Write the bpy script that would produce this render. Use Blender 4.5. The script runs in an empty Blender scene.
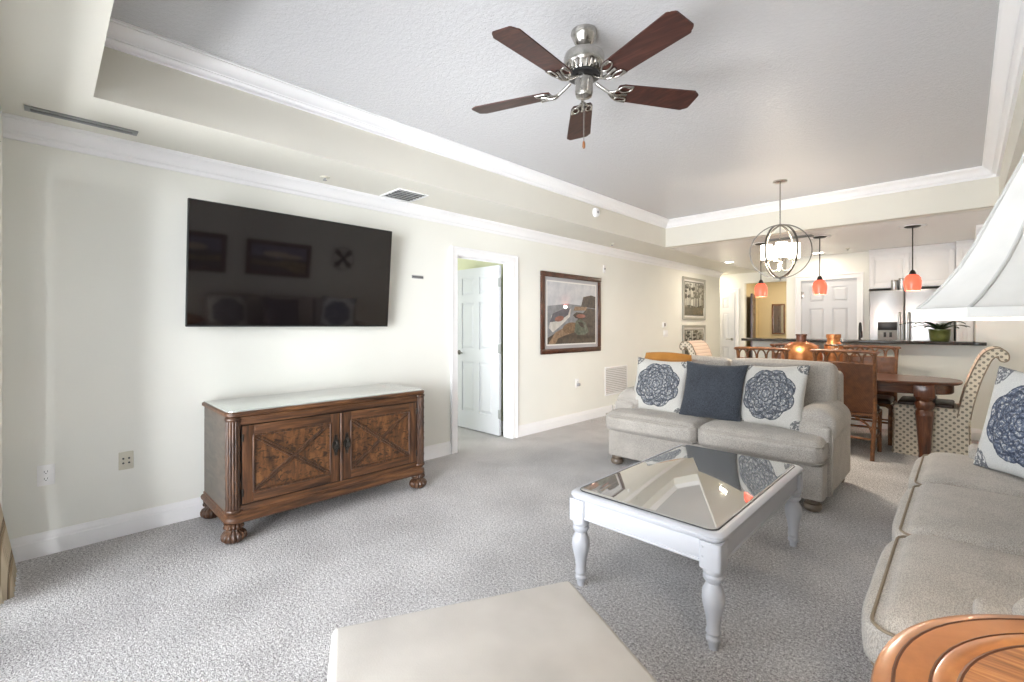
import bpy, bmesh, math, random
from mathutils import Vector, Matrix
random.seed(7)
PI = math.pi
C = bpy.context.scene.collection
S = bpy.context.scene

# ------------------------------------------------------------------ camera, world, light, exposure
cam_d = bpy.data.cameras.new('camera'); cam = bpy.data.objects.new('camera', cam_d); C.objects.link(cam)
cam.location = (3.73, 0.0, 1.30); cam.rotation_euler = (PI/2, 0, math.radians(44.55))
cam_d.sensor_width = 36; cam_d.lens = 460/1024*36; cam_d.shift_y = -15/1024; cam_d.clip_start = 0.02
S.camera = cam
S.view_settings.view_transform = 'Standard'; S.view_settings.look = 'None'
S.view_settings.gamma = 1; S.view_settings.use_curve_mapping = False
S.view_settings.exposure = 1.50
w = bpy.data.worlds.new('world'); S.world = w; w.use_nodes = True
w.node_tree.nodes['Background'].inputs[0].default_value = (0.80, 0.90, 1.0, 1)
w.node_tree.nodes['Background'].inputs[1].default_value = 1.2

R_ = math.radians
def area(name, loc, rot, sx, sy, power, col):
    l = bpy.data.lights.new(name, 'AREA'); l.shape = 'RECTANGLE'; l.size = sx; l.size_y = sy
    l.energy = power; l.color = col
    o = bpy.data.objects.new(name, l); C.objects.link(o); o.location = loc; o.rotation_euler = rot
    return o
def disc(name, loc, d, power, col):
    l = bpy.data.lights.new(name, 'AREA'); l.shape = 'DISK'; l.size = d; l.energy = power; l.color = col
    o = bpy.data.objects.new(name, l); C.objects.link(o); o.location = loc
    return o
def point(name, loc, r, power, col):
    l = bpy.data.lights.new(name, 'POINT'); l.shadow_soft_size = r; l.energy = power; l.color = col
    o = bpy.data.objects.new(name, l); C.objects.link(o); o.location = loc
    return o
# daylight through the sliding doors behind the camera (pointing +Y into the room)
area('daylight', (1.6, -2.6, 1.6), (R_(90), 0, 0), 5.0, 3.2, 112, (0.94, 0.965, 1.0))
# added unseen fill aimed up at the ceiling to brighten the room
area('added_up_fill', (2.3, -1.5, 0.15), (R_(138), 0, 0), 5.0, 2.2, 100, (0.96, 0.975, 1.0)).data.spread = R_(100)
area('added_side_fill', (6.6, -3.4, 1.4), (R_(90), 0, R_(50)), 6.5, 2.8, 860, (0.97, 0.98, 1.0))  # added unseen fill from the right, brightens the left wall
area('bedroom_daylight', (-1.2, 2.06, 1.4), (PI/2, 0, 0), 1.6, 1.4, 9, (0.92, 0.96, 1.0))
WARM = (1.0, 0.86, 0.68)

# ------------------------------------------------------------------ materials
class NT:
    def __init__(s, name):
        s.m = bpy.data.materials.new(name); s.m.use_nodes = True
        s.t = s.m.node_tree; s.b = s.t.nodes['Principled BSDF']; s._tc = None
    def node(s, ty, **kw):
        n = s.t.nodes.new(ty)
        for k, v in kw.items(): setattr(n, k, v)
        return n
    def inp(s, sock, v):
        if hasattr(v, 'is_linked') or isinstance(v, bpy.types.NodeSocket): s.t.links.new(v, sock)
        else: sock.default_value = v
    def coord(s, k='Object'):
        if s._tc is None: s._tc = s.node('ShaderNodeTexCoord')
        return s._tc.outputs[k]
    def M(s, op, a, b=0.0, c=None):
        n = s.node('ShaderNodeMath', operation=op); s.inp(n.inputs[0], a); s.inp(n.inputs[1], b)
        if c is not None: s.inp(n.inputs[2], c)
        return n.outputs[0]
    def V(s, op, a, b=None):
        n = s.node('ShaderNodeVectorMath', operation=op); s.inp(n.inputs[0], a)
        if b is not None: s.inp(n.inputs[1], b)
        return n.outputs[1] if op in ('LENGTH', 'DISTANCE') else n.outputs[0]
    def xyz(s, v):
        n = s.node('ShaderNodeSeparateXYZ'); s.inp(n.inputs[0], v); return n.outputs
    def comb(s, x, y, z):
        n = s.node('ShaderNodeCombineXYZ')
        for i, q in enumerate((x, y, z)): s.inp(n.inputs[i], q)
        return n.outputs[0]
    def mapp(s, v, scale=(1,1,1), rot=(0,0,0), loc=(0,0,0)):
        n = s.node('ShaderNodeMapping'); s.inp(n.inputs[0], v)
        n.inputs['Scale'].default_value = scale; n.inputs['Rotation'].default_value = rot; n.inputs['Location'].default_value = loc
        return n.outputs[0]
    def noise(s, v, scale, detail=2, rough=0.5, dist=0.0):
        n = s.node('ShaderNodeTexNoise'); s.inp(n.inputs['Vector'], v)
        n.inputs['Scale'].default_value = scale; n.inputs['Detail'].default_value = detail
        n.inputs['Roughness'].default_value = rough; n.inputs['Distortion'].default_value = dist
        return n.outputs[0]
    def voro(s, v, scale, feature='F1', rnd=1.0):
        n = s.node('ShaderNodeTexVoronoi', feature=feature); s.inp(n.inputs['Vector'], v)
        n.inputs['Scale'].default_value = scale; n.inputs['Randomness'].default_value = rnd
        return n.outputs[0]
    def ramp(s, f, stops):
        n = s.node('ShaderNodeValToRGB'); s.inp(n.inputs[0], f); e = n.color_ramp.elements
        while len(e) < len(stops): e.new(0.5)
        for q, (p, c) in zip(e, stops): q.position = p; q.color = (*c, 1)
        return n.outputs[0]
    def mix(s, f, a, b):
        n = s.node('ShaderNodeMix', data_type='RGBA'); s.inp(n.inputs[0], f)
        s.inp(n.inputs[6], (*a, 1) if isinstance(a, tuple) else a); s.inp(n.inputs[7], (*b, 1) if isinstance(b, tuple) else b)
        return n.outputs[2]
    def bump(s, h, strength=0.2, dist=0.01):
        n = s.node('ShaderNodeBump'); n.inputs['Strength'].default_value = strength; n.inputs['Distance'].default_value = dist
        s.inp(n.inputs['Height'], h); s.t.links.new(n.outputs[0], s.b.inputs['Normal'])
    def set(s, **kw):
        al = dict(col='Base Color', rough='Roughness', metal='Metallic', spec='Specular IOR Level', coat='Coat Weight',
                  coatr='Coat Roughness', em='Emission Color', ems='Emission Strength', trans='Transmission Weight',
                  sheen='Sheen Weight', ior='IOR', alpha='Alpha', sss='Subsurface Weight')
        for k, v in kw.items():
            i = s.b.inputs[al[k]]
            if isinstance(v, tuple) and len(v) == 3: v = (*v, 1)
            s.inp(i, v)
        return s
def sr(r, g, b):
    f = lambda c: (c/255/12.92) if c/255 <= 0.04045 else ((c/255+0.055)/1.055)**2.4
    return (f(r), f(g), f(b))
def plain(name, col, rough=0.5, **kw): return NT(name).set(col=col, rough=rough, **kw).m
def varied(name, c1, c2, scale, rough=0.6, bump=0.0, bscale=None, **kw):
    n = NT(name); f = n.noise(n.coord(), scale, 3)
    n.set(col=n.ramp(f, [(0.3, c1), (0.7, c2)]), rough=rough, **kw)
    if bump: n.bump(n.noise(n.coord(), bscale or scale*4, 3), bump, 0.004)
    return n.m
def paint(name, col, rough, bstr, bscale, spec=0.5):
    n = NT(name); f = n.noise(n.coord(), 1.3, 2)
    c2 = tuple(x*0.965 for x in col)
    n.set(col=n.ramp(f, [(0.35, c2), (0.65, col)]), rough=rough, spec=spec)
    n.bump(n.noise(n.coord(), bscale, 4, 0.6), bstr, 0.004)
    return n.m
def wood(name, stops, scale=(3, 40, 40), rough=0.4, coat=0.2, knots=0.0, bump=0.05, coatr=0.15):
    n = NT(name); v = n.mapp(n.coord(), scale)
    f = n.noise(v, 1.0, 6, 0.6, 0.6)
    col = n.ramp(f, stops)
    if knots:
        k = n.noise(n.mapp(n.coord(), (14, 14, 26)), 1.6, 3, 0.7, 1.0)
        km = n.M('MULTIPLY', n.M('GREATER_THAN', k, 0.60), knots)
        km = n.M('MULTIPLY', n.M('SUBTRACT', k, 0.52), 5*knots); km = n.M('MINIMUM', n.M('MAXIMUM', km, 0.0), 0.85)
        col = n.mix(km, col, tuple(x*0.25 for x in stops[0][1]))
    n.set(col=col, rough=rough, coat=coat, coatr=coatr)
    n.bump(f, bump, 0.003)
    return n.m
def fabric(name, c1, c2, scale=500, rough=0.95, bump=0.25, sheen=0.15):
    n = NT(name); v = n.coord()
    a = n.noise(n.mapp(v, (1, 1, 0.35)), scale, 2); b = n.noise(n.mapp(v, (0.35, 1, 1)), scale, 2); c = n.noise(v, 6, 2)
    f = n.M('ADD', n.M('MULTIPLY', n.M('ADD', a, b), 0.42), n.M('MULTIPLY', c, 0.16))
    n.set(col=n.ramp(f, [(0.40, c1), (0.60, c2)]), rough=rough, sheen=sheen)
    n.bump(f, bump, 0.003)
    return n.m

M_ = {}
M_['wall'] = paint('cream_wall_paint', sr(244, 244, 237), 0.55, 0.05, 90)
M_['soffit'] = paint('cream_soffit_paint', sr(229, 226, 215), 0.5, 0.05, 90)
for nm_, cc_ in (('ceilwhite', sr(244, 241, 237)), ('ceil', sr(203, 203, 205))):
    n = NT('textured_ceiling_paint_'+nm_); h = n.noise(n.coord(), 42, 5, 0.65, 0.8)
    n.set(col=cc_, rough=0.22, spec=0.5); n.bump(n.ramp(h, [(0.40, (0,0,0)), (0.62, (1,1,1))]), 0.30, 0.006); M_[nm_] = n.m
M_['trim'] = paint('white_trim_paint', sr(250, 250, 251), 0.35, 0.01, 40)
M_['door'] = paint('white_door_paint', sr(216, 218, 222), 0.35, 0.02, 60)
n = NT('grey_carpet'); v = n.coord()
a = n.noise(v, 170, 2, 0.7); b = n.noise(v, 78, 3, 0.68); c = n.noise(v, 2.2, 3); k = n.noise(v, 480, 1)
f = n.M('ADD', n.M('ADD', n.M('MULTIPLY', a, 0.42), n.M('MULTIPLY', b, 0.34)), n.M('ADD', n.M('MULTIPLY', c, 0.10), n.M('MULTIPLY', k, 0.14)))
n.set(col=n.ramp(f, [(0.41, sr(126, 123, 123)), (0.5, sr(194, 191, 191)), (0.59, sr(246, 244, 243))]), rough=1.0, sheen=0.1, spec=0.1)
n.bump(n.M('ADD', a, b), 0.7, 0.012); M_['carpet'] = n.m
M_['ochre'] = paint('ochre_hall_paint', sr(226, 208, 166), 0.6, 0.03, 60)
M_['green'] = paint('pale_green_room_paint', sr(226, 228, 196), 0.6, 0.03, 60)
M_['nickel'] = varied('brushed_nickel', (0.40, 0.385, 0.36), (0.52, 0.50, 0.465), 30, 0.25, metal=1.0)
M_['ringmetal'] = plain('aged_nickel', (0.20, 0.19, 0.175), 0.3, metal=1.0)
M_['darkmetal'] = plain('dark_bronze_metal', (0.05, 0.045, 0.04), 0.4, metal=0.8)
M_['iron'] = varied('dark_iron', (0.03, 0.028, 0.025), (0.07, 0.06, 0.05), 40, 0.45, metal=0.7)
M_['blackmetal'] = plain('black_metal', (0.012, 0.012, 0.013), 0.35)
n = NT('brushed_stainless'); f = n.noise(n.mapp(n.coord(), (60, 60, 1.0)), 3, 3)
n.set(col=(0.46, 0.465, 0.47), metal=1.0, rough=n.M('ADD', n.M('MULTIPLY', f, 0.14), 0.24)); M_['steel'] = n.m
M_['mahogany'] = wood('mahogany_blade', [(0.3, sr(40, 19, 15)), (0.5, sr(60, 30, 23)), (0.7, sr(82, 46, 35))], (4, 60, 60), 0.5, 0.1)
M_['walnut'] = wood('brown_credenza_wood', [(0.28, sr(40, 24, 14)), (0.5, sr(86, 54, 30)), (0.72, sr(120, 80, 47))], (4, 45, 45), 0.5, 0.1, coatr=0.3)
M_['walnutz'] = wood('brown_credenza_wood_upright', [(0.28, sr(40, 24, 14)), (0.5, sr(84, 52, 29)), (0.72, sr(118, 78, 46))], (45, 45, 4), 0.5, 0.1, coatr=0.3)
M_['walnutdark'] = wood('dark_bamboo_wood', [(0.28, sr(34, 20, 12)), (0.5, sr(70, 44, 26)), (0.72, sr(108, 72, 44))], (45, 45, 6), 0.42, 0.3, coatr=0.2)
M_['burl'] = wood('burl_panel_wood', [(0.25, sr(46, 28, 15)), (0.5, sr(98, 62, 33)), (0.75, sr(138, 94, 54))], (30, 30, 9), 0.5, 0.1, knots=1.6, coatr=0.3)
M_['sidewood'] = wood('grey_brown_side_wood', [(0.28, sr(58, 49, 42)), (0.5, sr(80, 69, 59)), (0.72, sr(96, 84, 73))], (6, 6, 22), 0.42, 0.25, coatr=0.25)
M_['tablewood'] = wood('dark_cherry_table_wood', [(0.28, sr(54, 28, 16)), (0.5, sr(86, 47, 27)), (0.72, sr(114, 68, 42))], (5, 40, 40), 0.3, 0.5, coatr=0.12)
M_['cherryz'] = wood('dark_cherry_leg_wood', [(0.28, sr(54, 28, 16)), (0.5, sr(88, 48, 27)), (0.72, sr(118, 70, 42))], (40, 40, 5), 0.3, 0.5, coatr=0.12)
M_['honey'] = wood('honey_table_wood', [(0.28, sr(150, 92, 46)), (0.5, sr(176, 114, 62)), (0.72, sr(194, 134, 78))], (5, 5, 5), 0.3, 0.5, coatr=0.1)
M_['honeygrain'] = wood('honey_grain_wood', [(0.3, sr(112, 66, 32)), (0.5, sr(166, 108, 60)), (0.7, sr(200, 142, 86))], (5, 60, 30), 0.3, 0.5, coatr=0.1)
M_['grooveblack'] = plain('black_brown_strip', sr(26, 16, 10), 0.5)
M_['groove'] = plain('dark_groove_stain', sr(92, 50, 22), 0.4)
M_['rattan'] = wood('rattan_pole', [(0.28, sr(78, 46, 25)), (0.5, sr(116, 73, 41)), (0.72, sr(146, 98, 58))], (18, 18, 18), 0.35, 0.3)
def woven(name, c1, c2, c3):
    n = NT(name); x, y, z = n.xyz(n.coord('UV'))
    a = n.M('SINE', n.M('MULTIPLY', x, 420)); b = n.M('SINE', n.M('MULTIPLY', y, 420))
    f = n.M('ADD', n.M('MULTIPLY', n.M('MULTIPLY', a, b), 0.25), n.M('ADD', n.M('MULTIPLY', n.noise(n.coord(), 22, 3), 0.5), 0.25))
    n.set(col=n.ramp(f, [(0.25, c1), (0.5, c2), (0.75, c3)]), rough=0.5, coat=0.1); n.bump(f, 0.5, 0.004); return n.m
M_['weave'] = woven('woven_cane', sr(60, 36, 20), sr(98, 58, 32), sr(132, 84, 50))
M_['brownleather'] = varied('dark_brown_leather', sr(48, 34, 26), sr(66, 48, 36), 12, 0.45, 0.1, 120)
M_['mustard'] = varied('mustard_leather', sr(160, 106, 40), sr(184, 126, 54), 8, 0.45, 0.1, 120)
M_['sofa'] = fabric('greige_linen', sr(146, 140, 133), sr(196, 189, 180), 330)
M_['piping'] = plain('taupe_piping', sr(140, 126, 108), 0.8)
M_['pipinglight'] = plain('greige_piping', sr(176, 169, 160), 0.9)
M_['bun'] = wood('taupe_bun_foot_wood', [(0.3, sr(86, 74, 62)), (0.5, sr(116, 102, 88)), (0.7, sr(136, 122, 106))], (12, 12, 12), 0.4, 0.3)
M_['navy'] = fabric('slate_blue_weave', sr(40, 44, 51), sr(66, 71, 79), 220)
M_['suede'] = varied('cream_suede', sr(172, 166, 158), sr(190, 184, 176), 4.5, 0.9, 0.12, 200, sheen=0.3)
M_['suedeside'] = M_['suede']
M_['whitewash'] = paint('antique_white_furniture_paint', sr(192, 193, 198), 0.4, 0.08, 60)
n = NT('mirrored_table_glass'); n.set(col=(0.66, 0.655, 0.63), metal=0.75, rough=0.03, coat=0.4, coatr=0.02); M_['tglass'] = n.m
n = NT('pale_glass_top'); n.set(col=sr(206, 213, 208), metal=0.55, rough=0.06, coat=0.5, coatr=0.03); M_['cglass'] = n.m
n = NT('tv_glass'); n.set(col=sr(22, 17, 18), rough=0.05, spec=0.7); M_['screen'] = n.m
M_['tvbody'] = plain('black_plastic', (0.01, 0.01, 0.011), 0.4)
M_['copper'] = varied('hammered_copper', (0.36, 0.13, 0.05), (0.60, 0.27, 0.11), 14, 0.36, 0.4, 45, metal=0.85)
M_['granite'] = varied('dark_granite', (0.012, 0.012, 0.012), (0.07, 0.065, 0.06), 120, 0.12)
M_['plastic'] = plain('white_plastic', sr(250, 250, 250), 0.4)
M_['almond'] = plain('almond_plastic', sr(216, 212, 196), 0.4)
M_['greyplastic'] = plain('grey_plastic', sr(150, 150, 150), 0.5)
M_['slot'] = plain('dark_slot', (0.015, 0.015, 0.015), 0.7)
M_['ventgrey'] = plain('grey_vent_metal', sr(150, 152, 150), 0.5)
M_['ventpale'] = plain('pale_vent_backing', sr(205, 203, 200), 0.7)
M_['ventdark'] = plain('dark_vent_grey', sr(84, 86, 86), 0.7)  # plain dark grey for vent backings, jacks and a sensor cover
M_['cabinet'] = paint('white_cabinet_paint', sr(240, 240, 242), 0.35, 0.01, 40)
M_['pot'] = varied('olive_ceramic', sr(76, 84, 42), sr(110, 116, 64), 9, 0.3)
M_['leaf'] = varied('dark_leaf', sr(24, 34, 22), sr(48, 66, 38), 12, 0.4)
M_['soil'] = plain('soil', sr(46, 36, 28), 0.9)
M_['framebrown'] = wood('brown_frame_wood', [(0.3, sr(52, 28, 18)), (0.5, sr(76, 42, 28)), (0.7, sr(94, 56, 38))], (12, 12, 12), 0.35, 0.3)
M_['frameblack'] = plain('dark_grey_frame', sr(70, 68, 64), 0.4)
M_['framesilver'] = plain('silver_grey_frame', sr(172, 170, 162), 0.35, metal=0.3)
M_['framewhite'] = plain('off_white_frame', sr(228, 226, 216), 0.4)
M_['mat'] = plain('picture_mat', sr(232, 230, 226), 0.7, coat=1.0, coatr=0.02)
M_['matgrey'] = plain('grey_picture_mat', sr(176, 174, 178), 0.7, coat=1.0, coatr=0.02)
def art(name, c, c2=None, sc=30):
    n = NT(name); c2 = c2 or tuple(x*0.8 for x in c)
    n.set(col=n.ramp(n.noise(n.coord(), sc, 4, 0.6), [(0.35, c2), (0.65, c)]), rough=0.6, coat=1.0, coatr=0.02); return n.m
def glow(name, col, e, strength, rough=0.4):
    return NT(name).set(col=col, rough=rough, em=e, ems=strength).m
M_['candleglass'] = glow('lit_white_glass', (0.9, 0.88, 0.84), (1.0, 0.90, 0.76), 4.6)
M_['coral'] = glow('lit_coral_glass', sr(230, 100, 80), sr(255, 92, 66), 0.5, 0.2)
M_['bulb'] = glow('lit_bulb', (1, 1, 1), (1.0, 0.92, 0.8), 6)
M_['downlight'] = glow('lit_downlight_lens', (1, 1, 1), (1.0, 0.95, 0.86), 8)
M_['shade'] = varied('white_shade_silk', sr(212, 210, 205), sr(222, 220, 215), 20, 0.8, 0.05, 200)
M_['shadetrim'] = plain('grey_shade_braid', sr(198, 197, 193), 0.7)
M_['curtain'] = None
n = NT('striped_drape'); x, y, z = n.xyz(n.coord('UV'))
f = n.M('FRACT', n.M('MULTIPLY', x, 36)); n.set(col=n.ramp(f, [(0.0, sr(206, 192, 166)), (0.45, sr(206, 192, 166)), (0.5, sr(104, 88, 70)), (0.75, sr(170, 150, 120)), (0.8, sr(206, 192, 166))]), rough=0.9); M_['curtain'] = n.m
n = NT('window_glass')
gl = n.node('ShaderNodeBsdfGlossy'); gl.inputs['Roughness'].default_value = 0.02; tr = n.node('ShaderNodeBsdfTransparent'); fr = n.node('ShaderNodeFresnel'); mx = n.node('ShaderNodeMixShader')
n.t.links.new(fr.outputs[0], mx.inputs[0]); n.t.links.new(tr.outputs[0], mx.inputs[1]); n.t.links.new(gl.outputs[0], mx.inputs[2])
n.t.links.new(mx.outputs[0], n.t.nodes['Material Output'].inputs[0]); M_['pane'] = n.m
# mandala throw pillow: pattern in the pillow's own x-z plane
def mandala(name, cloth1, cloth2, ink, mid):
    n = NT(name); x, y, z = n.xyz(n.coord())
    wob = n.noise(n.coord(), 30, 2)
    r = n.M('SQRT', n.M('ADD', n.M('MULTIPLY', x, x), n.M('MULTIPLY', z, z)))
    r = n.M('ADD', r, n.M('MULTIPLY', n.M('SUBTRACT', wob, 0.5), 0.012))
    th = n.M('ARCTAN2', z, x)
    tot = None
    for (a, b, k, ph, wd) in ((0.190, 0.020, 8, 0.0, 0.006), (0.165, 0.030, 8, 0.39, 0.006), (0.135, 0.032, 8, 0.0, 0.006), (0.105, 0.028, 8, 0.39, 0.005),
                              (0.080, 0.020, 8, 0.0, 0.005), (0.055, 0.012, 6, 0.0, 0.005), (0.032, 0.006, 6, 0.5, 0.005), (0.150, -0.035, 16, 0.0, 0.004), (0.118, -0.03, 16, 0.2, 0.004), (0.178, -0.025, 16, 0.1, 0.004)):
        c = n.M('ABSOLUTE', n.M('SINE', n.M('ADD', n.M('MULTIPLY', th, k/2), ph*k/2*0+ph*2)))
        d = n.M('ABSOLUTE', n.M('SUBTRACT', r, n.M('ADD', n.M('MULTIPLY', c, b), a)))
        line = n.M('LESS_THAN', d, wd)
        tot = line if tot is None else n.M('MAXIMUM', tot, line)
    lim = n.M('ADD', n.M('MULTIPLY', n.M('ABSOLUTE', n.M('SINE', n.M('MULTIPLY', th, 4))), 0.020), 0.192)
    inside = n.M('LESS_THAN', r, lim)
    bl = n.M('MULTIPLY', n.M('GREATER_THAN', n.noise(n.coord(), 60, 3, 0.75), 0.465), inside)
    # corner sprigs
    ax = n.M('ABSOLUTE', x); az = n.M('ABSOLUTE', z)
    dc = n.M('SQRT', n.M('ADD', n.M('POWER', n.M('SUBTRACT', ax, 0.25), 2), n.M('POWER', n.M('SUBTRACT', az, 0.25), 2)))
    corner = n.M('MULTIPLY', n.M('LESS_THAN', dc, 0.07), n.M('GREATER_THAN', n.noise(n.coord(), 55, 3, 0.7), 0.47))
    base = n.ramp(n.noise(n.coord(), 300, 2), [(0.4, cloth1), (0.6, cloth2)])
    fill = n.ramp(n.noise(n.coord(), 62, 3, 0.8), [(0.36, ink), (0.44, mid), (0.52, mid), (0.60, cloth1), (0.70, cloth2)]); col = n.mix(inside, base, fill); col = n.mix(n.M('MULTIPLY', tot, n.M('MULTIPLY', inside, 0.75)), col, ink); col = n.mix(n.M('MULTIPLY', corner, 0.8), col, ink)
    n.set(col=col, rough=0.95); n.bump(n.noise(n.coord(), 350, 2), 0.2, 0.002)
    return n.m
M_['mandala'] = mandala('mandala_print_linen', sr(184, 181, 175), sr(204, 201, 194), sr(52, 56, 64), sr(112, 116, 123))
M_['mandalablue'] = mandala('blue_mandala_print_linen', sr(200, 201, 200), sr(218, 218, 216), sr(52, 60, 78), sr(104, 114, 134))
# dotted parsons chair upholstery (pattern in the cloth's own UV)
n = NT('dotted_upholstery'); v = n.mapp(n.coord('UV'), (25, 25, 1), (0, 0, PI/4))
fv = n.V('FRACTION', v); dd = n.V('DISTANCE', n.V('MULTIPLY', fv, (1, 1, 0)), (0.5, 0.5, 0))
dot = n.M('LESS_THAN', dd, 0.29)
n.set(col=n.mix(dot, n.ramp(n.noise(n.coord(), 250, 2), [(0.4, sr(206, 196, 178)), (0.6, sr(222, 213, 196))]), sr(138, 132, 120)), rough=0.95); M_['dotted'] = n.m
n = NT('channel_shaded_upholstery'); x, y, z = n.xyz(n.coord())
f = n.M('FRACT', n.M('MULTIPLY', z, 22)); n.set(col=n.ramp(f, [(0.0, sr(226, 208, 190)), (0.4, sr(236, 220, 204)), (0.5, sr(176, 150, 132)), (0.6, sr(226, 208, 190))]), rough=0.95); M_['striped'] = n.m  # lit channels and crease shade put into the stripe colours

# ------------------------------------------------------------------ mesh builder
def bez(pts, n=8):
    """Catmull-Rom through pts"""
    P = [Vector(p) for p in pts]; out = []
    for i in range(len(P)-1):
        a = P[max(i-1, 0)]; b = P[i]; c = P[i+1]; d = P[min(i+2, len(P)-1)]
        for k in range(n):
            t = k/n
            out.append(0.5*((2*b)+(c-a)*t+(2*a-5*b+4*c-d)*t*t+(3*b-a-3*c+d)*t**3))
    out.append(P[-1]); return out
class MB:
    def __init__(s): s.v = []; s.f = []; s.mi = []; s.T = Matrix.Identity(4)
    def at(s, T): s.T = T; return s
    def add(s, verts, faces, mi=0):
        o = len(s.v); s.v += [tuple(s.T @ Vector(p)) for p in verts]
        s.f += [tuple(i+o for i in q) for q in faces]; s.mi += [mi]*len(faces); return s
    def box(s, x0, x1, y0, y1, z0, z1, bev=0.0, seg=2, mi=0):
        if bev <= 0:
            V = [(x, y, z) for x in (x0, x1) for y in (y0, y1) for z in (z0, z1)]
            return s.add(V, [(0,1,3,2), (4,6,7,5), (0,4,5,1), (2,3,7,6), (0,2,6,4), (1,5,7,3)], mi)
        bm = bmesh.new(); bmesh.ops.create_cube(bm, size=1)
        for q in bm.verts: q.co = ((x0+x1)/2+q.co.x*(x1-x0), (y0+y1)/2+q.co.y*(y1-y0), (z0+z1)/2+q.co.z*(z1-z0))
        bmesh.ops.bevel(bm, geom=list(bm.edges), offset=min(bev, 0.49*min(x1-x0, y1-y0, z1-z0)), segments=seg, affect='EDGES', profile=0.5)
        bm.verts.index_update()
        s.add([tuple(q.co) for q in bm.verts], [tuple(q.index for q in f.verts) for f in bm.faces], mi); bm.free(); return s
    def lathe(s, prof, seg=24, c=(0,0,0), ribs=None, mi=0, a0=0, a1=2*PI):
        V = []; F = []; full = abs(a1-a0-2*PI) < 1e-6; ns = seg if full else seg+1
        for (r, z) in prof:
            for k in range(ns):
                a = a0+(a1-a0)*k/seg; rr = r*(1+(ribs[1]*(abs(math.cos(a*ribs[0]/2))-0.6) if ribs else 0))
                V.append((c[0]+rr*math.cos(a), c[1]+rr*math.sin(a), c[2]+z))
        for i in range(len(prof)-1):
            for k in range(seg):
                k2 = (k+1) % ns
                F.append((i*ns+k, i*ns+k2, (i+1)*ns+k2, (i+1)*ns+k))
        if full:
            if prof[0][0] > 1e-5: F.append(tuple(range(ns))[::-1])
            if prof[-1][0] > 1e-5: F.append(tuple((len(prof)-1)*ns+k for k in range(ns)))
        return s.add(V, F, mi)
    def tube(s, pts, r, seg=8, closed=False, mi=0):
        P = [Vector(p) for p in pts]; n = len(P); V = []; F = []; up = Vector((0,0,1)); pn = None
        for i, p in enumerate(P):
            t = (P[(i+1) % n]-P[i-1]) if closed else (P[min(i+1, n-1)]-P[max(i-1, 0)])
            t.normalize()
            if pn is None: pn = t.cross(up) if abs(t.dot(up)) < 0.95 else t.cross(Vector((1,0,0)))
            pn = (pn-t*pn.dot(t)).normalized(); b = t.cross(pn)
            rr = r[i] if isinstance(r, (list, tuple)) else r
            for k in range(seg):
                a = 2*PI*k/seg; V.append(tuple(p+pn*math.cos(a)*rr+b*math.sin(a)*rr))
        for i in range(n if closed else n-1):
            j = (i+1) % n
            for k in range(seg): F.append((i*seg+k, i*seg+(k+1) % seg, j*seg+(k+1) % seg, j*seg+k))
        if not closed: F += [tuple(range(seg))[::-1], tuple((n-1)*seg+k for k in range(seg))]
        return s.add(V, F, mi)
    def prism(s, poly, a, b, axis='z', mi=0):
        n = len(poly)
        mk = {'z': lambda p, h: (p[0], p[1], h), 'x': lambda p, h: (h, p[0], p[1]), 'y': lambda p, h: (p[0], h, p[1])}[axis]
        V = [mk(p, a) for p in poly]+[mk(p, b) for p in poly]
        F = [tuple(range(n))[::-1], tuple(range(n, 2*n))]+[(i, (i+1) % n, n+(i+1) % n, n+i) for i in range(n)]
        return s.add(V, F, mi)
    def soft(s, c, h, r, puff=(0,0,0), n=6, mi=0, bend=None, pe=2):
        """rounded, puffed box"""
        def ax(hh):
            k = 4; rr = min(r, hh*0.98)
            e = [hh-rr+rr*math.tan(i/k*PI/4) for i in range(k+1)]
            mid = [-(hh-rr)+2*(hh-rr)*i/n for i in range(1, n)]
            return [-q for q in e[::-1]]+mid+e
        L = [ax(q) for q in h]; key = {}; V = []; F = []
        rs = [min(r, q*0.98) for q in h]; r0 = min(rs)
        def vid(q):
            kk = tuple(round(t, 6) for t in q)
            if kk in key: return key[kk]
            inn = Vector([max(-(h[i]-r0), min(h[i]-r0, q[i])) for i in range(3)]); d = Vector(q)-inn
            p = inn+d.normalized()*r0 if d.length > 1e-9 else Vector(q)
            u = [max(-1, min(1, q[i]/h[i])) for i in range(3)]
            for i in range(3):
                j, k = (i+1) % 3, (i+2) % 3
                p[i] += puff[i]*u[i]*(1-abs(u[j])**pe)*(1-abs(u[k])**pe) if puff[i] else 0
            if bend: p = Vector(bend(p, u))
            key[kk] = len(V); V.append((c[0]+p.x, c[1]+p.y, c[2]+p.z)); return key[kk]
        for i in range(3):
            j, k = (i+1) % 3, (i+2) % 3
            for sg in (-1, 1):
                for a in range(len(L[j])-1):
                    for b in range(len(L[k])-1):
                        qs = []
                        for (aa, bb) in ((a, b), (a+1, b), (a+1, b+1), (a, b+1)):
                            q = [0, 0, 0]; q[i] = sg*h[i]; q[j] = L[j][aa]; q[k] = L[k][bb]; qs.append(vid(q))
                        F.append(tuple(qs if sg > 0 else qs[::-1]))
        return s.add(V, F, mi)
    def pillow(s, w, t, n=18, mi=0, pinch=0.095):
        """throw pillow standing in the x-z plane, centre at origin"""
        V = []; F = []; h = w/2
        P = [-math.cos(PI*i/n) for i in range(n+1)]
        for sg in (-1, 1):
            o = len(V)
            for i, u in enumerate(P):
                for j, q in enumerate(P):
                    x = u*h*(1-pinch*(1-q*q)); z = q*h*(1-pinch*(1-u*u))
                    y = sg*t/2*((1-u*u)*(1-q*q))**0.42
                    V.append((x, y, z))
            for i in range(n):
                for j in range(n):
                    a = o+i*(n+1)+j; q = (a, a+1, a+n+2, a+n+1)
                    F.append(q if sg > 0 else q[::-1])
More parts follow.
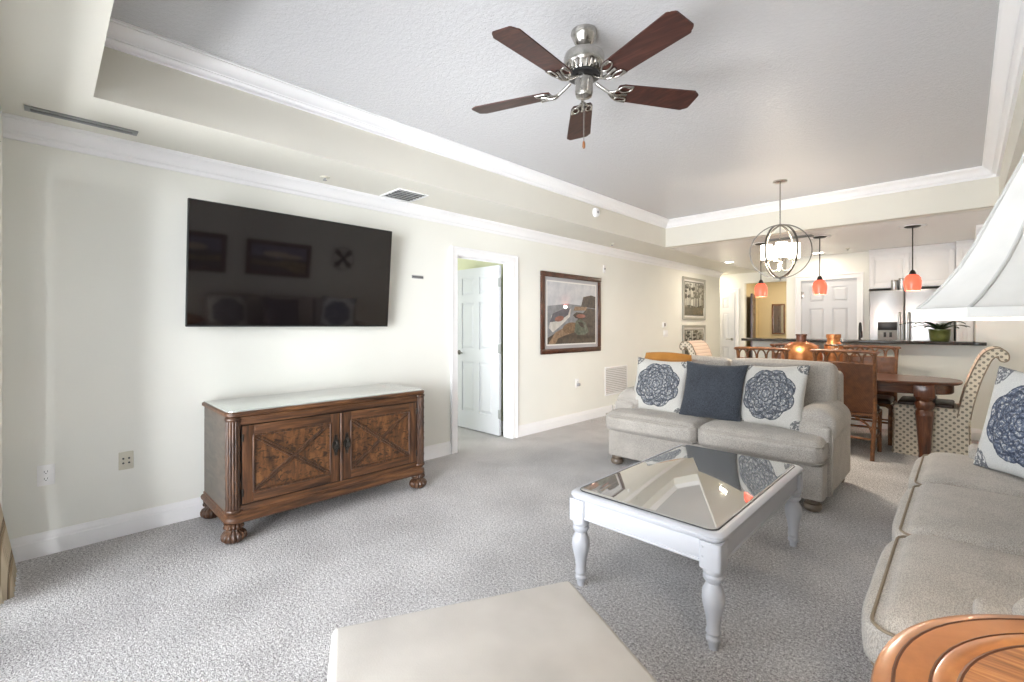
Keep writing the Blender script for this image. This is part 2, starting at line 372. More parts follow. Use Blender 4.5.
        return s.add(V, F, mi)
    def obj(s, name, mats, parent=None, smooth=35, weld=True):
        me = bpy.data.meshes.new(name); me.from_pydata(s.v, [], s.f); me.validate()
        bm = bmesh.new(); bm.from_mesh(me)
        if weld: bmesh.ops.remove_doubles(bm, verts=bm.verts, dist=1e-5)
        bmesh.ops.recalc_face_normals(bm, faces=bm.faces)
        uv = bm.loops.layers.uv.new('uv')
        for f in bm.faces:
            nn = f.normal; i = max(range(3), key=lambda k: abs(nn[k]))
            for l in f.loops:
                p = l.vert.co; l[uv].uv = (p.y, p.z) if i == 0 else ((p.x, p.z) if i == 1 else (p.x, p.y))
        mis = [m for m in s.mi]
        bm.to_mesh(me); bm.free()
        mats = mats if isinstance(mats, (list, tuple)) else [mats]
        for m in mats: me.materials.append(m)
        if len(mats) > 1 and len(me.polygons) == len(mis):
            for p, m in zip(me.polygons, mis): p.material_index = m
        if smooth:
            for p in me.polygons: p.use_smooth = True
            me.set_sharp_from_angle(angle=math.radians(smooth))
        o = bpy.data.objects.new(name, me); C.objects.link(o)
        if parent is not None: o.parent = parent
        return o
def mb(): return MB()
def thing(name, label, cat, loc=(0,0,0), rz=0.0, group=None, rx=0.0):
    o = bpy.data.objects.new(name, None); C.objects.link(o); o.empty_display_size = 0.1
    o.location = loc; o.rotation_euler = (rx, 0, rz); o['label'] = label; o['category'] = cat
    if group: o['group'] = group
    return o
def tag(o, label, cat, group=None, kind=None):
    o['label'] = label; o['category'] = cat
    if group: o['group'] = group
    if kind: o['kind'] = kind
    return o
def struct(o): o['kind'] = 'structure'; return o
def dup(root, loc, rz, label, group=None):
    r = root.copy(); C.objects.link(r); r.location = loc; r.rotation_euler = (root.rotation_euler[0], 0, rz); r['label'] = label
    if group: r['group'] = group
    for ch in list(root.children):
        c = ch.copy(); C.objects.link(c); c.parent = r
        for g in list(ch.children):
            d = g.copy(); C.objects.link(d); d.parent = c
    return r
def TR(loc=(0,0,0), rx=0, ry=0, rz=0):
    return Matrix.Translation(loc) @ Matrix.Rotation(rz, 4, 'Z') @ Matrix.Rotation(ry, 4, 'Y') @ Matrix.Rotation(rx, 4, 'X')
def R(d): return math.radians(d)

# ------------------------------------------------------------------ room shell
SOF, TRAY = 2.44, 2.81
TX0, TX1, TY0, TY1 = 0.64, 3.96, 0.17, 6.31
XR = 4.66; YN = -0.16; YB = 7.45
struct(mb().box(-3.0, 5.2, -1.2, 12.8, -0.12, 0.0).obj('floor', M_['carpet'], smooth=0))
D0, D1, DH = 2.97, 3.79, 2.04
struct(mb().box(-0.12, 0, YN-0.14, D0, 0, 2.95).box(-0.12, 0, D1, 10.12, 0, 2.95).box(-0.12, 0, D0, D1, DH, 2.95).obj('wall_left', M_['wall'], smooth=0))
struct(mb().box(XR, XR+0.12, YN-0.14, YB+0.15, 0, 2.95).obj('wall_right', M_['wall'], smooth=0))
W0, W1, WH = 0.14, 3.50, 2.26  # right jamb set inward, out of view, to shade the lampshade
struct(mb().box(0, W0, YN-0.14, YN, 0, 2.95).box(W1, XR, YN-0.14, YN, 0, 2.95).box(W0, W1, YN-0.14, YN, WH, 2.95).obj('wall_near', M_['wall'], smooth=0))
struct(mb().box(3.82, XR, YB, YB+0.15, 0, SOF).box(3.82, 3.94, YB+0.15, 9.4, 0, SOF).obj('wall_back', M_['wall'], smooth=0))
struct(mb().box(1.46, 3.82, YB, YB+0.13, 0, 1.085).obj('wall_bar', M_['wall'], smooth=0))
P0, P1, PD0, PD1, PH = 1.58, 2.69, 1.79, 2.55, 2.05
struct(mb().box(P0, PD0, 8.8, 8.92, 0, SOF).box(PD1, P1, 8.8, 8.92, 0, SOF).box(PD0, PD1, 8.8, 8.92, PH, SOF)
       .box(P0, P0+0.12, 8.92, 12.5, 0, SOF).box(P1-0.1, P1, 8.92, 9.4, 0, SOF).obj('wall_pantry', M_['wall'], smooth=0))
struct(mb().box(P1-0.1, 3.94, 9.4, 9.5, 0, SOF).obj('wall_kitchen', M_['wall'], smooth=0))
struct(mb().box(-1.2, 0.34, 10.6, 10.72, 0, SOF).box(0.34, P0, 10.6, 10.72, 2.22, SOF).obj('wall_far', M_['wall'], smooth=0))
struct(mb().box(-1.3, -1.2, 9.9, 10.72, 0, SOF).box(-1.3, -0.12, 9.9, 10.0, 0, SOF).obj('wall_corridor', M_['wall'], smooth=0))
struct(mb().box(0.0, P0, 12.3, 12.42, 0, SOF).box(0.0, 0.12, 10.72, 12.3, 0, SOF).obj('wall_hall', M_['ochre'], smooth=0))
# bedroom seen through the open door
struct(mb().box(-2.6, -2.5, 1.9, 4.05, 0, 2.5).box(-2.5, -0.12, 1.9, 2.0, 0, 2.5).box(-2.5, -0.12, 3.95, 4.05, 0, 2.5).obj('wall_bedroom', M_['green'], smooth=0))
struct(mb().box(-2.6, -0.12, 1.9, 4.05, 2.5, 2.6).obj('ceiling_bedroom', M_['wall'], smooth=0))
# ceilings: dropped soffit round a raised tray
struct(mb().box(-0.12, TX0, YN-0.14, 12.5, SOF, 2.95).box(TX1, XR+0.12, YN-0.14, TY1+0.13, SOF, 2.95).box(TX0, TX1, YN-0.14, TY0, SOF, 2.95)
       .box(TX0, TX1, TY1, TY1+0.13, SOF, 2.95).box(-1.3, -0.12, 9.9, 10.72, SOF, 2.6).obj('ceiling_soffit', M_['soffit'], smooth=0))
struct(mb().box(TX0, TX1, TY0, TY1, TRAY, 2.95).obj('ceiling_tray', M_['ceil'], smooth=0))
struct(mb().box(TX0, XR+0.12, TY1+0.13, 12.5, SOF, 2.95).obj('ceiling_kitchen', M_['ceilwhite'], smooth=0))
# mouldings: profile (out from wall, down from ceiling)
CROWN = [(0,0), (1,0), (1,-0.11), (0.90,-0.11), (0.90,-0.17), (0.82,-0.21), (0.68,-0.30), (0.56,-0.42), (0.48,-0.56), (0.45,-0.66), (0.36,-0.66), (0.36,-0.72), (0.28,-0.74), (0.20,-0.80), (0.17,-0.88), (0.17,-1), (0,-1)]
def moulding(b, p0, p1, out, zt, proj, drop, m0=0, m1=0, prof=CROWN):
    """run from p0 to p1 along a wall; out = unit vector into the room; m0/m1 = mitre sign at the ends"""
    d = (Vector(p1)-Vector(p0)).normalized(); V = []; n = len(prof)
    for (p, m) in ((p0, m0), (p1, m1)):
        for (a, q) in prof:
            x = p[0]+out[0]*a*proj+d.x*m*a*proj; y = p[1]+out[1]*a*proj+d.y*m*a*proj
            V.append((x, y, zt+q*drop))
    F = [tuple(range(n)), tuple(range(n, 2*n))[::-1]]+[(i, (i+1) % n, n+(i+1) % n, n+i) for i in range(n)]
    b.add(V, F); return b
b = mb(); pr, dr = 0.115, 0.10
moulding(b, (TX0,TY0), (TX0,TY1), (1,0), TRAY, pr, dr, 0, -1); moulding(b, (TX1,TY0), (TX1,TY1), (-1,0), TRAY, pr, dr, 0, -1)
moulding(b, (TX0,TY1), (TX1,TY1), (0,-1), TRAY, pr, dr, 1, -1)
struct(b.obj('trim_1', M_['trim'], smooth=18))
b = mb(); pr, dr = 0.075, 0.115
moulding(b, (0,YN), (0,10.12), (1,0), SOF, pr, dr, 0, 0); moulding(b, (XR,YN), (XR,YB), (-1,0), SOF, pr, dr, 0, -1)
moulding(b, (3.82,YB), (XR,YB), (0,-1), SOF, pr, dr, 0, -1)
struct(b.obj('trim_2', M_['trim'], smooth=18))
BASE = [(0,0), (0.35,0), (0.45,-0.10), (0.75,-0.20), (0.80,-0.30), (1,-0.34), (1,-1), (0,-1)]
def base(name, *runs):
    b = mb()
    for r in runs: moulding(b, r[0], r[1], r[2], 0.13, 0.018, 0.13, 0, 0, BASE)
    return struct(b.obj(name, M_['trim'], smooth=18))
base('baseboard_left', ((0,YN), (0,D0-0.08), (1,0)), ((0,D1+0.08), (0,10.12), (1,0)))
base('baseboard_right', ((XR,YN), (XR,YB), (-1,0)))
base('baseboard_back', ((1.46,YB), (XR,YB), (0,-1)))
base('baseboard_bedroom', ((-2.5,2.0), (-2.5,3.95), (1,0)), ((-2.5,3.95), (-0.12,3.95), (0,-1)))
base('baseboard_hall', ((0.12,12.3), (P0,12.3), (0,-1)))

def casing(name, p0, p1, h, out, wd=0.075, th=0.02):
    """casing round an opening from p0 to p1 on the wall face"""
    d = (Vector(p1)-Vector(p0)).normalized(); b = mb()
    def slab(a0, a1, z0, z1, t):
        q = [Vector(p0)+d*a0, Vector(p0)+d*a1]
        xs = [q[0].x, q[1].x, q[0].x+out[0]*t, q[1].x+out[0]*t]; ys = [q[0].y, q[1].y, q[0].y+out[1]*t, q[1].y+out[1]*t]
        b.box(min(xs), max(xs), min(ys), max(ys), z0, z1, 0.004)
    L = (Vector(p1)-Vector(p0)).length
    for (a0, a1) in ((-wd, 0.006), (L-0.006, L+wd)):
        slab(a0, a1, 0, h+wd-0.001, th); 
    slab(-wd-0.001, -wd+0.02, 0, h+wd-0.003, th*1.5); slab(L+wd-0.02, L+wd+0.001, 0, h+wd-0.003, th*1.5)
    slab(-wd+0.002, L+wd-0.002, h-0.006, h+wd-0.002, th*0.97); slab(-wd-0.002, L+wd+0.002, h+wd-0.02, h+wd, th*1.56)
    return struct(b.obj(name, M_['trim'], smooth=18))
casing('trim_3', (0, D0, 0), (0, D1, 0), DH, (1, 0))
struct(mb().box(-0.13, 0.002, D0-0.001, D0+0.014, 0, DH).box(-0.13, 0.002, D1-0.014, D1+0.001, 0, DH).box(-0.13, 0.002, D0, D1, DH-0.014, DH+0.001)
       .box(-0.07, -0.055, D0+0.014, D0+0.026, 0, DH-0.014).box(-0.07, -0.055, D0, D1, DH-0.026, DH-0.014).obj('trim_4', M_['trim'], smooth=0))
casing('trim_5', (PD0, 8.8, 0), (PD1, 8.8, 0), PH, (0, -1))

def door_leaf(w, h, t):
    """six-panel door, hinge edge at x=0, front face at y=0, both faces panelled"""
    b = mb(); st = 0.115; ms = 0.10; cx = w/2
    rows = [(0.22, 0.84), (1.00, 1.58), (1.68, h-0.115)]
    b.box(0, w, 0.013, t-0.013, 0, h)
    for (y0, y1) in ((0, 0.014), (t-0.014, t)):
        b.box(0, st, y0, y1, 0, h); b.box(w-st, w, y0, y1, 0, h)
        zs = [0]+[q for r in rows for q in r]+[h]
        for k in range(0, len(zs), 2): b.box(st, w-st, y0, y1, zs[k], zs[k+1])
        for (z0, z1) in rows: b.box(cx-ms/2, cx+ms/2, y0, y1, z0, z1)
    for sg, yf in ((1, 0.0025), (-1, t-0.0025)):
        for (z0, z1) in rows:
            for (x0, x1) in ((st, cx-ms/2), (cx+ms/2, w-st)):
                g = 0.010; m = 0.040
                V = [(x0+g, 0.0135, z0+g), (x1-g, 0.0135, z0+g), (x1-g, 0.0135, z1-g), (x0+g, 0.0135, z1-g),
                     (x0+m, 0.002, z0+m), (x1-m, 0.002, z0+m), (x1-m, 0.002, z1-m), (x0+m, 0.002, z1-m)]
                if sg < 0: V = [(p[0], t-p[1], p[2]) for p in V]
                b.add(V, [(4,5,6,7), (0,1,5,4), (1,2,6,5), (2,3,7,6), (3,0,4,7)])
    return b
def lever(b, x, y, z, sx, sy):
    """lever handle whose lever points along sx on the face looking along sy"""
    b.at(TR((x, y, z), rx=PI/2 if sy < 0 else -PI/2)); b.lathe([(0.030, 0), (0.030, 0.006), (0.024, 0.012), (0.011, 0.014), (0.011, 0.05), (0.0, 0.052)], 16); b.at(Matrix.Identity(4))
    b.tube(bez([(x, y+sy*0.045, z), (x+sx*0.03, y+sy*0.05, z+0.002), (x+sx*0.075, y+sy*0.05, z+0.006), (x+sx*0.115, y+sy*0.048, z-0.004)], 4), [0.010]*5+[0.009]*4+[0.007]*4, 8)
def hinge(parent, x, y, z, m=None):
    b = mb().box(x-0.004, x+0.034, y-0.004, y+0.0, z-0.052, z+0.052, 0.001).tube([(x, y-0.006, z-0.056), (x, y-0.006, z+0.056)], 0.009, 8)
    return b.obj('hinge', m or M_['nickel'], parent)
# bedroom door standing open at a right angle to the wall
dr1 = thing('door_1', 'white six panel door standing open into the room beside the painting', 'door', (-0.165, 3.775, 0.012), PI)
dr1['kind'] = 'structure'
leafT = 0.036
# rz=PI: local +x runs to world -X, local +y to world -Y, so the visible face is y = leafT
door_leaf(0.80, 2.005, leafT).obj('leaf', M_['door'], dr1, 20)
b = mb(); lever(b, 0.735, leafT, 0.95, -1, 1); b.obj('handle', M_['ringmetal'], dr1)
for hz in (0.25, 1.02, 1.80):
    q = hinge(dr1, 0, 0, hz, M_['ventgrey']); q.location = (-0.020, leafT+0.004, 0)
# pantry door
dr2 = thing('door_2', 'white six panel pantry door beside the refrigerator', 'door', (PD0+0.004, 8.815, 0.01)); dr2['kind'] = 'structure'
door_leaf(PD1-PD0-0.008, PH-0.015, 0.036).obj('leaf', M_['door'], dr2, 20)
b = mb(); lever(b, PD1-PD0-0.07, 0, 0.95, -1, -1); b.obj('handle', M_['nickel'], dr2)
for hz in (0.25, 1.02, 1.80): hinge(dr2, 0.004, 0, hz)
# corridor door on the far wall
dr3 = thing('door_3', 'white six panel door at the end of the left wall, half hidden by the wall corner', 'door', (-0.45, 10.6-0.037, 0.01)); dr3['kind'] = 'structure'
door_leaf(0.60, 2.03, 0.036).obj('leaf', M_['door'], dr3, 20)
b = mb(); lever(b, 0.545, 0, 1.0, -1, -1); b.obj('handle', M_['nickel'], dr3)
casing('trim_6', (-0.455, 10.6, 0), (0.155, 10.6, 0), 2.045, (0, -1))
# dark timber door edge in the far hall
hd = thing('door_4', 'dark brown timber door standing open along the side of the ochre hall', 'door', (0.335, 11.15, 0.01), R(102)); hd['kind'] = 'structure'
door_leaf(0.76, 2.02, 0.04).obj('leaf', M_['framebrown'], hd, 20)
b = mb(); lever(b, 0.70, 0, 0.95, -1, -1); b.obj('handle', M_['nickel'], hd)
# sliding window doors behind the camera
wf = thing('window_1', 'white framed sliding glass doors in the near wall', 'window', (0, YN-0.10, 0)); wf['kind'] = 'structure'
b = mb().box(W0, W0+0.05, -0.04, 0.04, 0, WH).box(W1-0.05, W1, -0.04, 0.04, 0, WH).box(W0, W1, -0.04, 0.04, WH-0.05, WH).box(W0, W1, -0.04, 0.04, 0, 0.03)
for k in (1, 2, 3): x = W0+(W1-W0)*k/4; b.box(x-0.03, x+0.03, -0.03, 0.03, 0.03, WH-0.05)
b.obj('window_frame', M_['trim'], wf, 0)
for k in range(4):
    x0 = W0+(W1-W0)*k/4+0.04; x1 = W0+(W1-W0)*(k+1)/4-0.04
    mb().box(x0, x1, -0.003, 0.003, 0.03, WH-0.05).obj('pane', M_['pane'], wf, 0)

# ------------------------------------------------------------------ seating
def foot_prof(s=1.0): return [(0.030*s, 0), (0.044*s, 0.008), (0.052*s, 0.028), (0.046*s, 0.050), (0.034*s, 0.058), (0.042*s, 0.064), (0.042*s, 0.085)]
def make_sofa(name, label, W, N, Dp, loc, rz, armh=0.70, seat=0.50, backh=0.93, armw=0.24, pip='piping'):
    """front towards local -y; front of the seat cushions at y=0"""
    t = thing(name, label, 'sofa', loc, rz)
    h = W/2; fab = M_['sofa']
    mb().soft((0, Dp/2+0.02, 0.205), (h-0.02, Dp/2-0.04, 0.125), 0.02, n=4).obj('base', fab, t, 50)
    b = mb().soft((0, Dp-0.09, 0.50), (h-0.045, 0.075, backh-0.50), 0.05, n=6); b.obj('back_frame', fab, t, 50)
    for sg in (-1, 1):
        b = mb(); x = sg*(h-armw/2)
        # side slab, tall roll on top that falls away at the front
        b.soft((x+sg*0.02, Dp/2+0.09, 0.33), (armw/2-0.02, Dp/2-0.11, 0.25), 0.03, n=5)
        def bend(p, u, sg=sg): 
            f = max(0.0, (-u[1]-0.45)/0.55); return (p.x+sg*0.012*(1-u[2]), p.y+0.05*f*(1+u[2])/2, p.z-0.05*f*f*(1+u[2])/2)
        b.soft((x, Dp/2+0.05, armh-0.125), (armw/2+0.012, Dp/2-0.13, 0.125), 0.115, n=8, bend=bend)
        o = b.obj('arm', fab, t, 60)
        # welt round the front of the arm
        pts = [(x+sg*(armw/2+0.010), 0.20, 0.10), (x+sg*(armw/2+0.012), 0.20, armh-0.17)]
        mb().tube(bez(pts, 6), 0.005, 6).obj('piping', M_[pip], o)
    cw = (W-0.02)/N
    for i in range(N):
        x0 = -h+0.01+i*cw; inner0, inner1 = x0, x0+cw
        c = mb(); yc = 0.36
        hx = cw/2-0.004
        def bend(p, u, i=i):
            # T-shaped end cushions tuck in behind the arm fronts
            x = p.x
            back = p.y > -0.20
            if back:
                if i == 0 and p.x < -hx+armw: x = max(p.x, -hx+armw-0.01) if False else p.x
            return (x, p.y, p.z-0.012*max(0, -u[1]-0.7)*3*(1+u[2])/2)
        c.soft((x0+cw/2, yc, seat-0.085), (hx, 0.36, 0.085), 0.055, (0.0, 0.040, 0.020), n=12, bend=bend, pe=6)
        o = c.obj('seat_cushion', fab, t, 60)
        for zz in (seat-0.030, seat-0.145):
            L = []; rr = 0.055; X0, X1, Y0, Y1 = x0+0.006, x0+cw-0.006, 0.0, 0.70
            for (cx, cy, a0) in ((X1-rr, Y1-rr, 0), (X0+rr, Y1-rr, 90), (X0+rr, Y0+rr, 180), (X1-rr, Y0+rr, 270)):
                for k in range(5): a = R(a0+k*22.5); L.append((cx+rr*math.cos(a), cy+rr*math.sin(a)-0.004*(cy < 0.3), zz))
            mb().tube(L, 0.0045, 6, closed=True).obj('piping', M_[pip], o)
    bw = (W-0.13)/N
    for i in range(N):
        x = -(W-0.13)/2+bw*(i+0.5)
        c = mb().at(TR((x, Dp-0.265, seat+0.01), rx=R(-9)))
        c.soft((0, 0, 0.25), (bw/2-0.004, 0.10, 0.24), 0.055, (0, 0.05, 0.014), n=8); c.obj('back_cushion', fab, t, 60)
    for (x, y) in ((-h+0.09, 0.11), (h-0.09, 0.11), (-h+0.09, Dp-0.09), (h-0.09, Dp-0.09)):
        mb().lathe(foot_prof(1.15), 20, (x, y, 0)).obj('foot', M_['bun'], t)
    return t
make_sofa('loveseat', 'greige two seat loveseat with bun feet behind the coffee table', 1.76, 2, 1.04, (2.175, 3.69, 0), 0, pip='pipinglight')
make_sofa('sofa', 'long greige three seat sofa along the wall beside the round wood table', 2.44, 3, 1.04, (3.545, 2.80, 0), -PI/2, armh=0.64)

def throw(name, label, m, loc, rz, lean, roll=0.0, w=0.53, t=0.17, group=None, pinch=0.095):
    o = mb().pillow(w, t, pinch=pinch).obj(name, m, None, 60)
    o.location = loc
    o.rotation_euler = (Matrix.Rotation(rz, 4, 'Z') @ Matrix.Rotation(lean, 4, 'X') @ Matrix.Rotation(roll, 4, 'Y')).to_euler()
    tag(o, label, 'pillow', group); return o
throw('throw_pillow', 'mandala print pillow at the left end of the loveseat', M_['mandala'], (1.675, 4.07, 0.735), R(4), R(-19), R(2), 0.53)
throw('throw_pillow', 'mustard gold pillow behind the left mandala pillow on the loveseat', M_['mustard'], (1.64, 4.27, 0.80), R(3), R(-12), R(1), 0.46, 0.16, pinch=-0.07)
throw('throw_pillow', 'plain slate blue pillow between the two mandala pillows on the loveseat', M_['navy'], (2.17, 4.06, 0.735), R(4), R(-22), R(1), 0.52)
throw('throw_pillow', 'mandala print pillow at the right end of the loveseat, beside its arm', M_['mandala'], (2.63, 4.08, 0.74), R(-16), R(-20), R(-4), 0.53)
throw('throw_pillow', 'large blue mandala pillow against the far arm of the long sofa', M_['mandalablue'], (4.00, 3.49, 0.785), R(-50), R(-12), R(2), 0.58, 0.18)
throw('throw_pillow', 'mandala pillow at the near end of the long sofa, mirrored in the television', M_['mandala'], (4.05, 1.86, 0.755), R(-90), R(-20), 0, 0.53)
throw('throw_pillow', 'slate blue pillow in the middle of the long sofa, mirrored in the television', M_['navy'], (4.05, 2.62, 0.75), R(-90), R(-20), 0, 0.52)

# ottoman
ot = thing('ottoman', 'square cream suede ottoman in front of the coffee table', 'ottoman', (2.93, 0.765, 0), R(-26))
mb().soft((0, 0, 0.37), (0.385, 0.385, 0.055), 0.020, (0.010, 0.010, 0.012), n=10).obj('top_cushion', M_['suede'], ot, 60)
mb().soft((0, 0, 0.185), (0.375, 0.375, 0.135), 0.02, n=6).obj('body', M_['suede'], ot, 60)
for (x, y) in ((-1,-1), (-1,1), (1,-1), (1,1)): mb().lathe([(0.020, 0), (0.030, 0.055)], 12, (x*0.31, y*0.31, 0)).obj('leg', M_['bun'], ot)

# ------------------------------------------------------------------ coffee table
ct = thing('coffee_table', 'white painted coffee table with turned legs and mirrored glass top', 'coffee table', (2.68, 2.50, 0))
HX, HY, ZT = 0.375, 0.655, 0.475
def rrect(hx, hy, r, n=6):
    L = []
    for (cx, cy, a0) in ((hx-r, hy-r, 0), (-hx+r, hy-r, 90), (-hx+r, -hy+r, 180), (hx-r, -hy+r, 270)):
        for k in range(n+1): a = R(a0+90*k/n); L.append((cx+r*math.cos(a), cy+r*math.sin(a)))
    return L
def loft(b, rings, mi=0, cap0=True, cap1=True):
    n = len(rings[0][0]); V = [(p[0], p[1], z) for (poly, z) in rings for p in poly]; F = []
    for i in range(len(rings)-1):
        for k in range(n): F.append((i*n+k, i*n+(k+1) % n, (i+1)*n+(k+1) % n, (i+1)*n+k))
    if cap0: F.append(tuple(range(n))[::-1])
    if cap1: F.append(tuple((len(rings)-1)*n+k for k in range(n)))
    return b.add(V, F, mi)
b = mb()
loft(b, [(rrect(HX-0.035, HY-0.035, 0.03), ZT-0.038), (rrect(HX-0.008, HY-0.008, 0.045), ZT-0.034), (rrect(HX, HY, 0.05), ZT-0.022), (rrect(HX, HY, 0.05), ZT-0.012),
         (rrect(HX-0.012, HY-0.012, 0.045), ZT-0.002), (rrect(HX-0.030, HY-0.030, 0.04), ZT), (rrect(HX-0.036, HY-0.036, 0.04), ZT), (rrect(HX-0.036, HY-0.036, 0.04), ZT-0.012)])
b.obj('top_frame', M_['whitewash'], ct, 40)
g = loft(mb(), [(rrect(HX-0.038, HY-0.038, 0.038), ZT-0.008), (rrect(HX-0.038, HY-0.038, 0.038), ZT+0.003), (rrect(HX-0.043, HY-0.043, 0.036), ZT+0.005)]).obj('glass_top', M_['tglass'], ct, 20)
e = mb(); L0 = rrect(HX-0.036, HY-0.036, 0.04); e.tube([(p[0], p[1], ZT+0.001) for p in L0], 0.0035, 6, closed=True); e.obj('glass_edge', M_['blackmetal'], g)
b = mb(); ax, ay, at = HX-0.03, HY-0.03, 0.022
for sg in (-1, 1):
    b.box(-ax+0.05, ax-0.05, sg*ay-at/2, sg*ay+at/2, 0.345, ZT-0.036, 0.003); b.box(sg*ax-at/2, sg*ax+at/2, -ay+0.05, ay-0.05, 0.345, ZT-0.036, 0.003)
    b.box(-ax+0.05, ax-0.05, sg*ay-at/2-0.004, sg*ay+at/2+0.004, 0.345, 0.357, 0.003); b.box(sg*ax-at/2-0.004, sg*ax+at/2+0.004, -ay+0.05, ay-0.05, 0.345, 0.357, 0.003)
b.obj('apron', M_['whitewash'], ct)
LEG = [(0.018, 0.0), (0.019, 0.022), (0.021, 0.026), (0.028, 0.034), (0.029, 0.046), (0.024, 0.052), (0.024, 0.060), (0.030, 0.068), (0.026, 0.080), (0.026, 0.10), (0.031, 0.135), (0.040, 0.175), (0.045, 0.205), (0.043, 0.232), (0.032, 0.256), (0.027, 0.268), (0.034, 0.276), (0.040, 0.284), (0.040, 0.296), (0.033, 0.303), (0.040, 0.312), (0.040, 0.322), (0.036, 0.330)]
for sx in (-1, 1):
    for sy in (-1, 1):
        x, y = sx*(HX-0.048), sy*(HY-0.048)
        b = mb().lathe(LEG, 24, (x, y, 0)); q = rrect(0.044, 0.044, 0.014, 4); b.prism([(x+p[0], y+p[1]) for p in q], 0.33, ZT-0.036)
        for (dx, dy) in ((0.031, 0), (0.031, 0)): pass
        d = b
        for zz in (0.375, 0.415):
            d.at(TR((x-sx*0.028, y+sy*0.0435, zz), rx=-sy*PI/2)).lathe([(0.0055, 0), (0.004, 0.003), (0, 0.0035)], 8)
            d.at(TR((x+sx*0.0435, y-sy*0.028, zz), ry=sx*PI/2)).lathe([(0.0055, 0), (0.004, 0.003), (0, 0.0035)], 8)
        d.at(Matrix.Identity(4)); lg = b.obj('leg', M_['whitewash'], ct, 40)

# ------------------------------------------------------------------ credenza under the television (front towards local -y -> world +X)
cr = thing('credenza', 'brown wood credenza with crossed door panels under the television', 'credenza', (0.335, 1.455, 0), PI/2)
HW, HD, CT = 0.705, 0.305, 0.79
def ccorner(hx, hy, r, n=8):  # rounded front corners (y=-hy), square rear
    L = [(hx, hy), (-hx, hy)]
    for (cx, cy, a0) in ((-hx+r, -hy+r, 180), (hx-r, -hy+r, 270)):
        for k in range(n+1): a = R(a0+90*k/n); L.append((cx+r*math.cos(a), cy+r*math.sin(a)))
    return L
b = loft(mb(), [(ccorner(HW-0.008, HD-0.008, 0.05), CT-0.036), (ccorner(HW, HD, 0.055), CT-0.030), (ccorner(HW, HD, 0.055), CT-0.012), (ccorner(HW-0.008, HD-0.008, 0.05), CT-0.006)])
b.obj('top', M_['walnut'], cr, 40)
loft(mb(), [(ccorner(HW-0.010, HD-0.010, 0.05), CT-0.006), (ccorner(HW-0.010, HD-0.010, 0.05), CT-0.001), (ccorner(HW-0.013, HD-0.013, 0.048), CT)]).obj('glass_top', M_['cglass'], cr, 40)
b = mb().box(-HW+0.012, HW-0.012, -HD+0.045, HD-0.01, 0.165, CT-0.036)
b.obj('body', M_['sidewood'], cr, 0)
b = mb().box(-HW+0.07, HW-0.07, -HD+0.022, -HD+0.05, CT-0.09, CT-0.034, 0.004)           # top rail
b.box(-HW+0.07, HW-0.07, -HD+0.014, -HD+0.026, CT-0.052, CT-0.038, 0.005); b.box(-HW+0.07, HW-0.07, -HD+0.022, -HD+0.05, 0.165, 0.215, 0.004)
b.obj('front_rail', M_['walnut'], cr)
b = loft(mb(), [(ccorner(HW-0.004, HD-0.004, 0.06), 0.118), (ccorner(HW+0.004, HD+0.004, 0.064), 0.126), (ccorner(HW+0.006, HD+0.006, 0.066), 0.140), (ccorner(HW+0.002, HD+0.002, 0.062), 0.152), (ccorner(HW-0.008, HD-0.008, 0.056), 0.160), (ccorner(HW-0.006, HD-0.006, 0.056), 0.172), (ccorner(HW-0.016, HD-0.016, 0.05), 0.182)])
b.obj('plinth', M_['walnut'], cr, 40)
for sg in (-1, 1):   # fluted bamboo pilasters at the front corners
    b = mb(); x, y = sg*(HW-0.045), -HD+0.047
    b.lathe([(0.036, 0.18), (0.036, CT-0.036)], 24, (x, y, 0))
    for k in range(9):
        a = R(180+ (k-2)*26) if sg > 0 else R(180+(k-0)*26-26)
        cx, cy = x+0.033*math.cos(a), y+0.033*math.sin(a); pts = []; rr = []
        for i in range(31):
            zz = 0.20+i*(CT-0.06-0.20)/30; pts.append((cx, cy, zz)); rr.append(0.0088+(0.0022 if (i+k*3) % 7 == 0 else 0))
        b.tube(pts, rr, 8)
    for (z0, z1) in ((0.178, 0.204), (CT-0.062, CT-0.037)): b.lathe([(0.040, z0), (0.046, z0+0.006), (0.046, z1-0.006), (0.040, z1)], 24, (x, y, 0))
    b.obj('pilaster', M_['walnutdark'], cr, 50)
